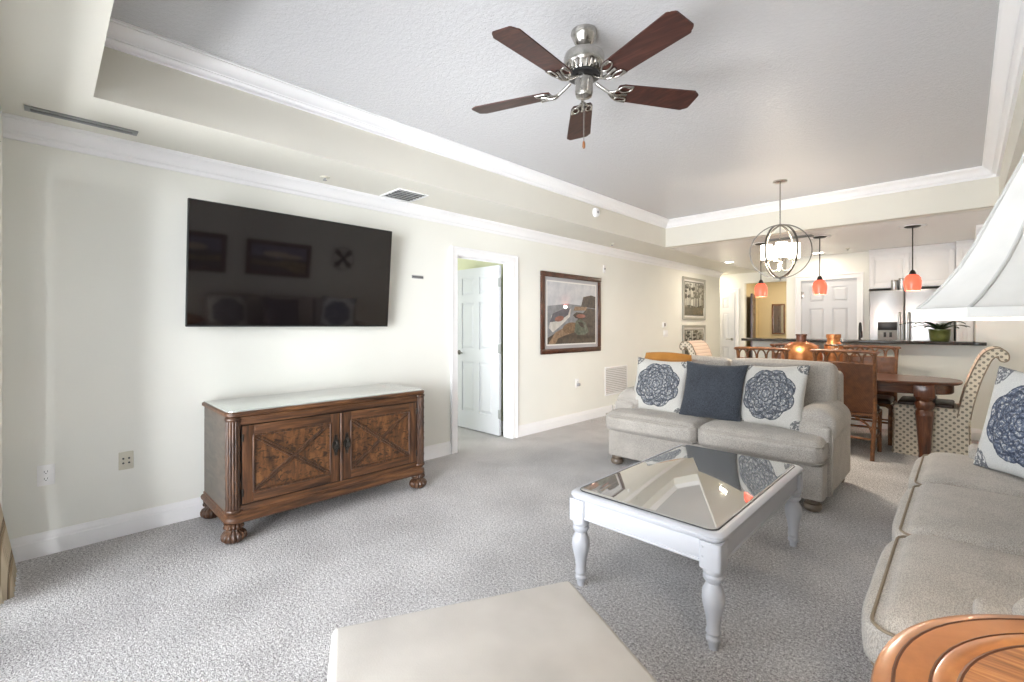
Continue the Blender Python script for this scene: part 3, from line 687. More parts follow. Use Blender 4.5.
for sg in (-1, 1):
    x0, x1 = (-HW+0.088, -0.012) if sg < 0 else (0.012, HW-0.088); z0, z1 = 0.222, CT-0.096; yf = -HD+0.018
    b = mb().box(x0, x1, yf+0.010, yf+0.026, z0, z1); fw = 0.062
    for (a0, a1, c0, c1) in ((x0, x0+fw, z0, z1), (x1-fw, x1, z0, z1)): b.box(a0, a1, yf, yf+0.012, c0, c1, 0.003, mi=1)
    for (c0, c1) in ((z0, z0+fw), (z1-fw, z1)): b.box(x0+fw, x1-fw, yf, yf+0.012, c0, c1, 0.003)
    o = b.obj('door', [M_['walnut'], M_['walnutz']], cr)
    o.data.materials[1] = M_['walnutz']
    gv = mb()
    for (a0, a1, c0, c1) in ((x0-0.004, x1+0.004, z0-0.004, z0+0.001), (x0-0.004, x1+0.004, z1-0.001, z1+0.004), (x0-0.004, x0+0.001, z0, z1), (x1-0.001, x1+0.004, z0, z1)): gv.box(a0, a1, yf+0.003, yf+0.02, c0, c1)
    gv.obj('dark_bead', M_['grooveblack'], o, 0)  # dark strips set in the gap round the door
    mb().box(x0+fw-0.004, x1-fw+0.004, yf+0.006, yf+0.012, z0+fw-0.004, z1-fw+0.004).obj('burl_panel', M_['burl'], o, 0)
    xb = mb(); A = [(x0+fw, z0+fw), (x1-fw, z1-fw)], [(x0+fw, z1-fw), (x1-fw, z0+fw)]
    for (p, q) in A:
        d = Vector((q[0]-p[0], q[1]-p[1])); nrm = Vector((-d.y, d.x)).normalized()
        for off in (-0.0075, 0.0075):
            P = [(p[0]+d.x*k/16+nrm.x*off, yf+0.006, p[1]+d.y*k/16+nrm.y*off) for k in range(17)]
            xb.tube(P, [0.0078+(0.0014 if k % 4 == 0 else 0) for k in range(17)], 8)
    for (p, q) in (((x0+fw, z0+fw), (x1-fw, z0+fw)), ((x1-fw, z0+fw), (x1-fw, z1-fw)), ((x1-fw, z1-fw), (x0+fw, z1-fw)), ((x0+fw, z1-fw), (x0+fw, z0+fw))):
        xb.tube([(p[0], yf+0.003, p[1]), (q[0], yf+0.003, q[1])], 0.0085, 8)
    xb.obj('cross_moulding', M_['walnutdark'], o, 50)
    hx = sg*0.040; hm = mb()
    hm.prism([(hx+0.020*math.cos(a)*(1+0.25*math.cos(4*a)), 0.475+0.075*math.sin(a)*(1+0.12*math.cos(6*a))) for a in [2*PI*k/32 for k in range(32)]], yf-0.004, yf+0.001, 'y')
    hm.tube(bez([(hx, yf-0.004, 0.505), (hx, yf-0.022, 0.500), (hx, yf-0.026, 0.470), (hx, yf-0.020, 0.440), (hx, yf-0.006, 0.434)], 5), 0.006, 8)
    hm.tube([(hx+0.012*math.cos(a), yf-0.026, 0.468+0.020*math.sin(a)) for a in [2*PI*k/14 for k in range(14)]], 0.0035, 6, closed=True)
    hm.obj('handle', M_['iron'], o)
    for zz in (z0+0.07, z1-0.07): mb().tube([(x0 if sg < 0 else x1, yf-0.002, zz-0.022), (x0 if sg < 0 else x1, yf-0.002, zz+0.022)], 0.006, 8).obj('hinge', M_['iron'], o)
mb().tube([(0, -HD+0.016, 0.222+ (CT-0.318)*k/20) for k in range(21)], [0.010+(0.002 if k % 5 == 0 else 0) for k in range(21)], 10).obj('centre_bead', M_['walnutdark'], cr, 50)
BUN = [(0.030, 0.0), (0.046, 0.006), (0.064, 0.022), (0.068, 0.042), (0.058, 0.062), (0.038, 0.074), (0.036, 0.080), (0.050, 0.086), (0.054, 0.096), (0.048, 0.106), (0.052, 0.120)]
for sx in (-1, 1):
    for sy in (-1, 1): mb().lathe(BUN, 96, (sx*(HW-0.05), sy*(HD-0.05), 0), ribs=(14, 0.13)).obj('foot', M_['walnutdark'], cr, 50)

# ------------------------------------------------------------------ television
tv = thing('television', 'large black flat screen television tilted forward on the left wall', 'television', (0.065, 1.388, 1.297), PI/2, None, R(5.3))
TW, TH = 0.74, 0.835
mb().box(-TW, TW, -0.028, 0.0, 0, TH, 0.004).box(-0.5, 0.5, 0.0, 0.03, 0.1, 0.6, 0.008).obj('casing', M_['tvbody'], tv)
mb().box(-TW+0.007, TW-0.007, -0.0290, -0.026, 0.012, TH-0.007).obj('screen', M_['screen'], tv, 0)
mb().box(-0.25, 0.25, 0.025, 0.055, 0.22, 0.36, 0.002).obj('wall_bracket', M_['blackmetal'], tv)

# ------------------------------------------------------------------ lamp and round end table
et = thing('end_table', 'round honey wood end table at the near end of the long sofa', 'table', (4.12, 1.075, 0))
b = mb().lathe([(0.0, 0.640), (0.46, 0.640), (0.488, 0.646), (0.505, 0.655), (0.512, 0.664), (0.508, 0.674), (0.494, 0.680), (0.474, 0.681), (0.0, 0.681)], 96)
o = b.obj('table_top', M_['honey'], et, 40)
mb().lathe([(0.402, 0.681), (0.406, 0.6835), (0.416, 0.6845), (0.426, 0.6835), (0.432, 0.681)], 96).obj('ring_moulding', M_['honey'], o, 60)
mb().lathe([(0.0, 0.6825), (0.395, 0.6825), (0.396, 0.681)], 72).obj('veneer_panel', M_['honeygrain'], o, 40)
mb().lathe([(0.395, 0.6812), (0.399, 0.6828), (0.403, 0.6812)], 72).lathe([(0.430, 0.6812), (0.433, 0.6830), (0.436, 0.6812)], 72).lathe([(0.478, 0.6808), (0.481, 0.6822), (0.484, 0.6806)], 72).obj('groove', M_['groove'], o, 40)
mb().lathe([(0.20, 0.0), (0.205, 0.03), (0.17, 0.05), (0.07, 0.08), (0.05, 0.14), (0.075, 0.26), (0.085, 0.36), (0.055, 0.48), (0.045, 0.54), (0.08, 0.58), (0.16, 0.62), (0.16, 0.640)], 40).obj('pedestal', M_['cherryz'], et, 40)
lm = thing('table_lamp', 'lit table lamp with large white flared shade on the round end table', 'lamp', (3.907, 1.035, 0.684))
mb().lathe([(0.085, 0.0), (0.085, 0.02), (0.06, 0.035), (0.035, 0.07), (0.05, 0.14), (0.078, 0.24), (0.082, 0.30), (0.06, 0.40), (0.026, 0.45), (0.022, 0.48), (0.012, 0.50), (0.010, 0.70)], 32).obj('base', M_['darkmetal'], lm, 40)
def oct8(a, k=0.767):
    c = a*k; return [(-a,-c), (-c,-a), (c,-a), (a,-c), (a,c), (c,a), (-c,a), (-a,c)]
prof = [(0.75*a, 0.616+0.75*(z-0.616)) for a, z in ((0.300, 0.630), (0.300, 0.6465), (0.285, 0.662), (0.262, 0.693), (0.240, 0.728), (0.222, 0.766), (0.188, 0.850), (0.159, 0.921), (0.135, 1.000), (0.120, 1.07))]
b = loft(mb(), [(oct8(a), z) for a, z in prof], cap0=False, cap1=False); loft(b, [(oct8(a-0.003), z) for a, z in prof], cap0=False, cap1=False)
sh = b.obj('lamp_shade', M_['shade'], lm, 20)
b = loft(mb(), [(oct8(0.2235), 0.627), (oct8(0.2275), 0.627), (oct8(0.2280), 0.6395), (oct8(0.2235), 0.6400)], cap0=False, cap1=False)
b.obj('rim_braid', M_['shadetrim'], sh, 20)
b = mb()
for i in range(8): b.tube([(oct8(a+0.001)[i][0], oct8(a+0.001)[i][1], z) for a, z in prof[1:]], 0.0022, 6)
b.obj('rib', M_['shadetrim'], sh, 50)
b = mb(); q = oct8(0.091)
for i in range(0, 8, 2): b.tube([((q[i][0]+q[i+1][0])/2, (q[i][1]+q[i+1][1])/2, 0.945), (0, 0, 0.93)], 0.003, 6)
b.tube([(0, 0, 0.69), (0, 0, 0.95)], 0.004, 8); b.obj('shade_carrier', M_['darkmetal'], lm)
mb().lathe([(0.014, 0.70), (0.018, 0.715), (0.028, 0.75), (0.026, 0.775), (0.0, 0.797)], 16).obj('bulb', M_['bulb'], lm, 60)
point('table_lamp_light', (3.907, 1.035, 1.455), 0.045, 7.0, (1.0, 0.84, 0.64))

# ------------------------------------------------------------------ ceiling fan
FX, FY = 2.336, 1.943
fan = thing('ceiling_fan', 'brushed nickel ceiling fan with five mahogany blades under the tray ceiling', 'ceiling fan', (FX, FY, TRAY))
mb().lathe([(0.066, 0.0), (0.067, -0.012), (0.060, -0.030), (0.048, -0.055), (0.036, -0.072), (0.020, -0.078), (0.0, -0.078)], 36).obj('canopy', M_['nickel'], fan, 40)
mb().lathe([(0.012, -0.07), (0.012, -0.11)], 16).obj('downrod', M_['nickel'], fan)
h_ = mb().lathe([(0.020, -0.098), (0.055, -0.104), (0.098, -0.120), (0.104, -0.138), (0.104, -0.175), (0.098, -0.184), (0.080, -0.202), (0.074, -0.220)], 48).obj('motor_housing', M_['nickel'], fan, 40)
b = mb()
for k in range(24):
    a = 2*PI*k/24; b.at(TR((0, 0, 0), rz=a)).box(0.076, 0.096, -0.004, 0.004, -0.216, -0.182)
b.obj('vent_fin', M_['nickel'], h_, 0)
mb().lathe([(0.080, -0.218), (0.082, -0.232), (0.060, -0.238)], 32).obj('blade_hub', M_['blackmetal'], fan, 40)
sw = mb().lathe([(0.048, -0.236), (0.050, -0.250), (0.044, -0.270), (0.046, -0.315), (0.040, -0.332), (0.020, -0.342), (0.0, -0.344)], 32).obj('switch_housing', M_['nickel'], fan, 40)
BZ = -0.290
for k in range(5):
    a = R(-15+72*k); T = TR((0, 0, BZ), rz=a) @ TR((0, 0, 0), rx=R(-11))
    b = mb().at(T); wv = 0.060; r0, r1 = 0.175, 0.628; ww = 0.076
    L = [(r0, -wv*0.8), (r0+0.03, -wv)]+[(r1-0.036, -ww), (r1-0.028, -ww*0.95), (r1-0.024, -ww*0.88), (r1-0.016, -ww*0.84), (r1-0.004, -ww*0.72), (r1, -ww*0.64), (r1, ww*0.64), (r1-0.004, ww*0.72), (r1-0.016, ww*0.84), (r1-0.024, ww*0.88), (r1-0.028, ww*0.95), (r1-0.036, ww)]+[(r0+0.03, wv), (r0, wv*0.8)]
    b.prism(L, -0.003, 0.003); bl = b.obj('blade', M_['mahogany'], fan, 0)
    i = mb().at(T)
    z = -0.006
    for sg in (-1, 1):
        i.tube(bez([(0.215, sg*0.050, z), (0.245, sg*0.046, z), (0.236, sg*0.026, z-0.002), (0.200, sg*0.020, z-0.006), (0.178, sg*0.034, z-0.004), (0.200, sg*0.052, z), (0.250, sg*0.056, z)], 6), 0.0055, 8)
        i.tube(bez([(0.178, sg*0.034, z-0.003), (0.160, sg*0.022, z-0.008), (0.140, sg*0.008, z-0.002)], 5), 0.0065, 8)
    i.tube(bez([(0.235, 0, z), (0.205, 0, z-0.004), (0.165, 0, z-0.012), (0.120, 0, z+0.010), (0.070, 0, 0.038)], 6), 0.0085, 8)
    i.obj('blade_iron', M_['nickel'], bl, 60)
b = mb().tube([(0.022, -0.030, -0.33), (0.022, -0.032, -0.575)], 0.0022, 6); b.obj('pull_chain', M_['nickel'], fan)
mb().lathe([(0.003, 0), (0.007, -0.010), (0.008, -0.030), (0.004, -0.038), (0, -0.040)], 12, (0.022, -0.032, -0.575)).obj('chain_pull', M_['rattan'], fan, 60)

# ------------------------------------------------------------------ orb chandelier
ch = thing('chandelier', 'nickel orb chandelier with four lit candle shades over the dining table', 'chandelier', (2.36, 5.37, TRAY))
mb().lathe([(0.066, 0), (0.066, -0.014), (0.050, -0.022), (0.012, -0.026), (0, -0.026)], 32).obj('canopy', M_['nickel'], ch, 40)
mb().tube([(0, 0, -0.02), (0, 0, -0.45)], 0.0065, 10).obj('stem', M_['nickel'], ch)
CZ, CR = -0.735, 0.283
for k, ang in enumerate((14, 76, 138)):
    b = mb(); n_ = 64; V = []; F = []; A = R(ang); ux, uy = math.cos(A), math.sin(A); px, py = -uy, ux; hw, th = 0.009, 0.009
    rk = CR-0.005*k
    for i in range(n_):
        t = 2*PI*i/n_
        for (rr, q) in ((rk-th, -hw), (rk, -hw), (rk, hw), (rk-th, hw)): V.append((rr*math.cos(t)*ux+px*q, rr*math.cos(t)*uy+py*q, CZ+rr*math.sin(t)))
    for i in range(n_):
        for q in range(4): F.append((i*4+q, i*4+(q+1) % 4, ((i+1) % n_)*4+(q+1) % 4, ((i+1) % n_)*4+q))
    b.add(V, F); b.obj('ring', M_['ringmetal'], ch, 40)
mb().tube([(0, 0, -0.45), (0, 0, CZ-0.20)], 0.006, 10).lathe([(0.0, 0.03), (0.016, 0.02), (0.022, 0), (0.016, -0.02), (0, -0.03)], 20, (0, 0, CZ-0.17)).obj('centre_column', M_['nickel'], ch, 50)
mb().tube([(0, 0, CZ-0.2), (0, 0, CZ-0.295)], 0.004, 8).lathe([(0, 0.014), (0.010, 0.006), (0.012, 0), (0.010, -0.008), (0, -0.018)], 16, (0, 0, CZ-0.288)).obj('finial', M_['nickel'], ch, 50)
for k in range(4):
    a = R(20+90*k); cx, cy = 0.125*math.cos(a), 0.125*math.sin(a)
    b = mb().tube(bez([(0, 0, CZ-0.17), (cx*0.45, cy*0.45, CZ-0.20), (cx*0.9, cy*0.9, CZ-0.17), (cx, cy, CZ-0.105)], 6), 0.006, 8)
    b.lathe([(0.010, -0.115), (0.034, -0.103), (0.040, -0.090), (0.040, -0.080), (0.0, -0.080)], 20, (cx, cy, CZ))
    ar = b.obj('arm', M_['nickel'], ch, 50)
    mb().lathe([(0.050, -0.078), (0.053, -0.06), (0.053, 0.075), (0.050, 0.075), (0.050, -0.07), (0.0, -0.07)], 24, (cx, cy, CZ)).obj('candle_shade', M_['candleglass'], ar, 40)
    disc('chandelier_down_fill', (2.36+cx, 5.37+cy, TRAY+CZ-0.125), 0.06, 4.0, WARM)  # added disc under each arm, throws extra light downward

# ------------------------------------------------------------------ coral pendants above the bar
plabels = ['coral glass pendant nearest the far hall, first over the bar', 'coral glass pendant in front of the white pantry door', 'coral glass pendant in front of the refrigerator']
def make_pendant(label):
    p = thing('pendant_light', label, 'pendant light', (0, 0, 0), 0, 'coral pendants over the bar')
    mb().lathe([(0.125, 0), (0.122, -0.004), (0.0, -0.004)], 32).obj('ceiling_plate', M_['plastic'], p, 40)
    mb().lathe([(0.075, -0.003), (0.075, -0.008), (0.060, -0.016), (0.012, -0.020), (0, -0.020)], 28).obj('canopy', M_['darkmetal'], p, 40)
    mb().tube([(0, 0, -0.018), (0, 0, -0.515)], 0.006, 8).obj('cord', M_['darkmetal'], p)
    mb().lathe([(0.010, -0.500), (0.020, -0.510), (0.030, -0.535), (0.034, -0.552), (0, -0.552)], 20).obj('socket_cap', M_['darkmetal'], p, 40)
    mb().lathe([(0.030, -0.550), (0.052, -0.560), (0.072, -0.590), (0.080, -0.630), (0.078, -0.680), (0.070, -0.735), (0.066, -0.735), (0.074, -0.680), (0.076, -0.630), (0.068, -0.592), (0.048, -0.564), (0.028, -0.553)], 32).obj('glass_shade', M_['coral'], p, 60)
    mb().lathe([(0.0, -0.60), (0.020, -0.61), (0.032, -0.65), (0.030, -0.69), (0.0, -0.715)], 16).obj('bulb', M_['bulb'], p, 60)
    return p
pend = None
for x, lb in zip((1.72, 2.408, 3.305), plabels):
    if pend is None: pend = make_pendant(lb); pend.location = (x, 6.95, SOF)
    else: dup(pend, (x, 6.95, SOF), 0, lb, 'coral pendants over the bar')
    point('pendant_lamp', (x, 6.95, SOF-0.775), 0.03, 1.6, WARM)

# ------------------------------------------------------------------ recessed lights, sprinklers, grilles
for (x, y, lb, pw) in ((0.74, 8.55, 'round recessed downlight near the end of the left wall', 5), (2.10, 8.45, 'round recessed downlight in front of the pantry door', 1.5)):
    t = thing('downlight', lb, 'ceiling light', (x, y, SOF), 0, 'recessed downlights')
    mb().lathe([(0.066, -0.001), (0.070, -0.006), (0.092, -0.004), (0.096, 0.0), (0.096, 0.0015)], 32).obj('trim_ring', M_['plastic'], t, 40)
    mb().lathe([(0.0, -0.003), (0.066, -0.003), (0.066, 0.0)], 32).obj('lens', M_['downlight'], t, 40)
    disc('downlight_lamp', (x, y, SOF-0.012), 0.13, pw, WARM)
disc('kitchen_fill', (3.2, 7.9, SOF-0.02), 0.25, 1.8, WARM)  # added fill for the kitchen, no fixture here
disc('hall_fill', (0.9, 11.5, SOF-0.02), 0.2, 4.5, WARM)  # unseen light source for the hall, no fixture built
disc('corridor_fill', (-0.5, 10.3, SOF-0.02), 0.2, 5, WARM)  # unseen light source inside the corridor, no fixture built
def sprinkler(x, y, z, label):
    t = thing('sprinkler', label, 'sprinkler', (x, y, z), 0, 'ceiling sprinklers')
    mb().lathe([(0.034, 0), (0.032, -0.006), (0.018, -0.010), (0, -0.010)], 24).obj('escutcheon', M_['almond'], t, 40)
    mb().lathe([(0.009, -0.008), (0.009, -0.022), (0.016, -0.024), (0.016, -0.026), (0, -0.026)], 12).obj('sprinkler_head', M_['greyplastic'], t, 40)
sprinkler(0.241, 1.504, SOF, 'small ceiling sprinkler above the television')
sprinkler(0.234, 5.533, SOF, 'small ceiling sprinkler above the wall beyond the harbour painting')
sprinkler(2.50, 8.30, SOF, 'small ceiling sprinkler in the kitchen')
def grille(name, label, w_, l_, loc, rx=0, rz=0, ry=0, nsl=8, along=True, m=None, mb_=None):
    """flat grille, face down (-z) in local space; w_ along x, l_ along y"""
    t = thing(name, label, 'vent', loc, rz); t.rotation_euler = (rx, ry, rz)
    b = mb(); e = 0.022
    b.box(-w_/2, w_/2, -l_/2, -l_/2+e, -0.008, 0.0, 0.002).box(-w_/2, w_/2, l_/2-e, l_/2, -0.008, 0, 0.002).box(-w_/2, -w_/2+e, -l_/2+e, l_/2-e, -0.008, 0, 0.002).box(w_/2-e, w_/2, -l_/2+e, l_/2-e, -0.008, 0, 0.002)
    b.obj('grille_frame', m or M_['plastic'], t)
    mb().box(-w_/2+e, w_/2-e, -l_/2+e, l_/2-e, -0.0015, 0).obj('backing', mb_ or M_['ventdark'], t, 0)
    b = mb()
    for k in range(nsl):
        if along: x = -w_/2+e+(w_-2*e)*(k+0.5)/nsl; b.at(TR((x, 0, -0.004), ry=R(35))).box(-(w_-2*e)/nsl*0.42, (w_-2*e)/nsl*0.42, -l_/2+e, l_/2-e, -0.0008, 0.0008)
        else: y = -l_/2+e+(l_-2*e)*(k+0.5)/nsl; b.at(TR((0, y, -0.004), rx=R(35))).box(-w_/2+e, w_/2-e, -(l_-2*e)/nsl*0.42, (l_-2*e)/nsl*0.42, -0.0008, 0.0008)
    b.obj('louvre', m or M_['plastic'], t, 0)
    return t
grille('ceiling_vent', 'long narrow grey linear vent in the soffit near the window corner', 0.075, 0.46, (0.245, 0.155, SOF), nsl=2, m=M_['ventgrey'], mb_=M_['slot'])
grille('ceiling_vent', 'square louvred vent in the soffit above the right end of the television', 0.32, 0.30, (0.245, 2.20, SOF), nsl=6)
grille('ceiling_vent', 'slim vent in the kitchen ceiling beside the middle pendant', 0.50, 0.16, (2.12, 6.75, SOF), nsl=4, along=False, m=M_['ventgrey'])
grille('return_grille', 'white louvred return air grille low on the left wall', 0.42, 0.62, (0.0, 6.02, 0.49), ry=-PI/2, nsl=14, mb_=M_['ventpale'])

# ------------------------------------------------------------------ wall plates (local: face towards -y, so rz=PI/2 faces +X)
def plate(name, label, y, z, w_, h_, m, extra=None, cat='outlet', t_=0.007):
    t = thing(name, label, cat, (0.0, y, z), PI/2)
    mb().box(-w_/2, w_/2, -t_, 0, -h_/2, h_/2, 0.003).obj('plate', m, t)
    if extra: extra(t)
    return t
def duplex(t):
    for zz in (-0.020, 0.020):
        o = mb().prism([(0.017*math.cos(a), zz+0.0145*math.sin(a)) for a in [2*PI*k/20 for k in range(20)]], -0.0095, -0.006, 'y').obj('receptacle', M_['plastic'], t)
        mb().box(-0.0075, -0.0055, -0.0100, -0.009, zz-0.004, zz+0.006).box(0.0055, 0.0075, -0.0100, -0.009, zz-0.004, zz+0.006).box(-0.002, 0.002, -0.0100, -0.009, zz-0.011, zz-0.007).obj('slot', M_['slot'], o, 0)
plate('wall_outlet', 'white double power outlet low on the wall near the curtain', 0.005, 0.452, 0.072, 0.116, M_['plastic'], duplex)
def jacks(t):
    for x in (-0.014, 0.014):
        for zz in (-0.014, 0.014): mb().lathe([(0.0055, 0), (0.0055, 0.005), (0.003, 0.006), (0, 0.006)], 12).obj('jack', M_['ventdark'], t).matrix_local = TR((x, -0.007, zz), rx=PI/2)
plate('cable_plate', 'almond wall plate with four jacks left of the credenza', 0.356, 0.462, 0.072, 0.110, M_['almond'], jacks, 'outlet')
def plug(t):
    duplex(t); mb().box(-0.020, 0.020, -0.045, -0.0095, -0.038, 0.000, 0.006).obj('plug', M_['greyplastic'], t)
plate('wall_outlet', 'outlet with a grey plug under the harbour painting', 5.04, 0.53, 0.075, 0.118, M_['plastic'], plug)
plate('wall_sensor', 'small slim grey fixture on the wall between television and door', 2.50, 1.768, 0.130, 0.030, M_['greyplastic'], lambda t: mb().box(-0.058, 0.058, -0.0105, -0.006, -0.004, 0.004).obj('cover', M_['ventdark'], t), 'sensor')
def bellx(t): mb().lathe([(0.014, 0), (0.012, 0.010), (0, 0.012)], 14).obj('sensor_eye', M_['greyplastic'], t).matrix_local = TR((0, -0.012, 0), rx=PI/2)
plate('wall_sensor', 'small vertical alarm sensor high on the wall right of the harbour painting', 5.69, 2.127, 0.055, 0.110, M_['plastic'], bellx, 'sensor', 0.012)
plate('thermostat', 'grey thermostat on the wall left of the forest pictures', 7.56, 1.32, 0.11, 0.09, M_['plastic'], lambda t: mb().box(-0.04, 0.02, -0.024, -0.019, -0.025, 0.030).obj('display', M_['greyplastic'], t), 'thermostat', 0.020)
plate('light_switch', 'white triple light switch under the thermostat', 7.62, 1.17, 0.165, 0.115, M_['plastic'], lambda t: [mb().box(x-0.016, x+0.016, -0.011, -0.006, -0.032, 0.032, 0.002).obj('rocker', M_['plastic'], t) for x in (-0.046, 0, 0.046)], 'switch')
sd = thing('smoke_detector', 'round white detector on the side of the ceiling tray', 'detector', (TX0, 4.53, 2.63), PI/2)
q = mb().lathe([(0.055, 0), (0.055, 0.018), (0.046, 0.034), (0.020, 0.038), (0, 0.038)], 28).obj('housing', M_['plastic'], sd, 40); q.matrix_local = TR((0, 0, 0), rx=PI/2)
q = mb().lathe([(0.016, 0.037), (0.014, 0.042), (0, 0.042)], 16).obj('sensor_eye', M_['greyplastic'], sd, 40); q.matrix_local = TR((0, 0, 0), rx=PI/2)

# ------------------------------------------------------------------ pictures (local x along the wall, face towards -y)
def picture(name, label, loc, rz, w_, h_, fw, fm, arts, matm=None, mw=0.05, depth=0.03, group=None, fillet=None):
    t = thing(name, label, 'picture', loc, rz, group)
    b = mb()
    def mitre(a, c, vert):
        pass
    for (x0, x1, z0, z1) in ((-w_/2, w_/2, -h_/2, -h_/2+fw), (-w_/2, w_/2, h_/2-fw, h_/2), (-w_/2, -w_/2+fw, -h_/2+fw, h_/2-fw), (w_/2-fw, w_/2, -h_/2+fw, h_/2-fw)):
        b.box(x0, x1, -depth, 0, z0, z1, 0.006)
    b.obj('frame', fm, t)
    iw, ih = w_-2*fw, h_-2*fw
    mb().box(-iw/2, iw/2, -0.012, -0.004, -ih/2, ih/2).obj('mount', matm or M_['mat'], t, 0)
    pw, ph = iw/2-mw, ih/2-mw
    if fillet: mb().box(-pw-0.018, pw+0.018, -0.0135, -0.011, -ph-0.018, ph+0.018).obj('fillet', fillet, t, 0)
    mats = []; b = mb(); mb_idx = {}
    y = -0.0125 if not fillet else -0.0140
    for (poly, m) in arts:
        if m not in mb_idx: mb_idx[m] = len(mats); mats.append(m)
        P = [(max(-1, min(1, u))*pw, max(-1, min(1, v))*ph) for (u, v) in poly]
        o = len(b.v); b.add([(p[0], y, p[1]) for p in P], [tuple(range(len(P)))], mb_idx[m]); y -= 0.0003
    me = bpy.data.meshes.new('artwork'); me.from_pydata(b.v, [], b.f)
    for m in mats: me.materials.append(m)
    for p, i in zip(me.polygons, b.mi): p.material_index = i
    o = bpy.data.objects.new('artwork', me); C.objects.link(o); o.parent = t
    return t
def ell(cx, cy, rx, ry, n=28, rot=0, a0=0, a1=360):
    L = []
    for k in range(n): a = R(a0+(a1-a0)*k/(n-1 if a1-a0 < 360 else n)); x, y = rx*math.cos(a), ry*math.sin(a); c, s_ = math.cos(R(rot)), math.sin(R(rot)); L.append((cx+x*c-y*s_, cy+x*s_+y*c))
    return L
full = [(-1,-1), (1,-1), (1,1), (-1,1)]
aSky = art('art_pale_sky', sr(210, 210, 212), sr(188, 190, 196), 8); aWat = art('art_grey_water', sr(150, 152, 156), sr(126, 128, 132), 14); aDock = art('art_brown_dock', sr(92, 80, 68), sr(70, 62, 54), 20)
aHull = art('art_hull_grey', sr(104, 102, 110), sr(86, 84, 92), 12); aHullW = art('art_hull_white', sr(214, 210, 204), sr(190, 186, 180), 12); aNet = art('art_tan_net', sr(146, 118, 90), sr(104, 82, 62), 40)
aBag = art('art_olive_sack', sr(110, 116, 100), sr(78, 84, 72), 26); aRed = art('art_rust', sr(158, 106, 94), sr(128, 86, 74), 26); aPile = art('art_dark_pile', sr(84, 72, 62), sr(54, 46, 40), 30); aCrate = art('art_crate_brown', sr(166, 140, 114), sr(128, 104, 82), 30)
boats = [(full, aSky), ([(-1,-1), (1,-1), (1,0.25), (-0.2,0.32), (-1,0.22)], aWat), ([(0.35,0.25), (1,0.2), (1,0.62), (0.8,0.66), (0.45,0.58)], aPile), ([(0.0,-1), (1,-1), (1,0.18), (0.62,0.2), (0.2,-0.2)], aDock), ([(-1,-1), (1,-1), (1,-0.62), (0.1,-0.5), (-0.6,-0.6), (-1,-0.8)], aDock),
         ([(-0.95,-0.48), (-0.85,-0.08), (-0.4,0.10), (-0.08,0.16), (-0.12,-0.1), (-0.45,-0.38), (-0.8,-0.62)], aHullW), ([(-0.92,-0.30), (-0.8,-0.02), (-0.4,0.14), (-0.12,0.17), (-0.2,-0.05), (-0.55,-0.25)], aHull), (ell(-0.55, -0.18, 0.18, 0.09, rot=12), aRed),
         ([(-0.95,-0.95), (-0.7,-0.62), (-0.3,-0.45), (0.0,-0.42), (0.1,-0.62), (-0.3,-0.72), (-0.6,-0.82), (-0.7,-1), (-0.95,-1)], aCrate), (ell(-0.08, -0.48, 0.34, 0.18, rot=8), aNet),
         ([(0.0,-0.05), (0.15,0.05), (0.7,0.0), (0.72,-0.12), (0.5,-0.2), (0.1,-0.15)], aPile), ([(0.02,0.10), (0.55,0.12), (0.62,0.24), (0.08,0.24)], aCrate), (ell(0.34, -0.08, 0.2, 0.07), aRed), ([(0.05,-0.62), (0.12,-0.25), (0.3,-0.18), (0.55,-0.3), (0.68,-0.62), (0.5,-0.72), (0.2,-0.72)], aBag), ([(0.2,-0.28), (0.42,-0.3), (0.5,-0.5), (0.3,-0.42)], aPile)]
picture('framed_painting', 'large brown framed painting of beached boats between door and grille', (0.002, 4.925, 1.465), PI/2, 1.29, 1.035, 0.062, M_['framebrown'], boats, M_['matgrey'], 0.060, fillet=M_['mat'])
aSnow = art('art_white_mist', sr(222, 222, 216), sr(198, 198, 190), 6); aTree = art('art_charcoal_trunk', sr(74, 74, 70), sr(50, 50, 48), 20); aTreeG = art('art_grey_trunk', sr(136, 136, 128), sr(112, 112, 106), 20); aGrass = art('art_dark_meadow', sr(90, 88, 78), sr(60, 60, 54), 24)
def forest(seed, low):
    rnd = random.Random(seed); A = [(full, aSnow), ([(-1,-1), (1,-1), (1,low+0.1), (0.2,low-0.05), (-0.5,low+0.06), (-1,low)], aGrass)]
    for k in range(11):
        x = -0.95+1.9*k/10+rnd.uniform(-0.06, 0.06); w0 = rnd.uniform(0.02, 0.06)
        A.append(([(x-w0, low-0.1), (x+w0, low-0.1), (x+w0*0.5, 1), (x-w0*0.5, 1)], rnd.choice((aTree, aTreeG))))
        for j in range(4): A.append((ell(x+rnd.uniform(-0.12, 0.12), rnd.uniform(0.0, 0.95), rnd.uniform(0.08, 0.20), rnd.uniform(0.04, 0.12), 12), rnd.choice((aTreeG, aTree, aTreeG))))
    return A
picture('framed_print', 'upper of the two framed forest prints stacked on the left wall', (0.002, 8.78, 1.82), PI/2, 1.02, 0.80, 0.045, M_['framesilver'], forest(3, -0.45), M_['mat'], 0.05, fillet=M_['frameblack'])
picture('framed_print', 'lower framed forest print, half hidden behind the channel-stitched chair back', (0.002, 8.78, 0.92), PI/2, 1.02, 0.80, 0.045, M_['framesilver'], forest(5, -0.3), M_['mat'], 0.06, fillet=M_['frameblack'])
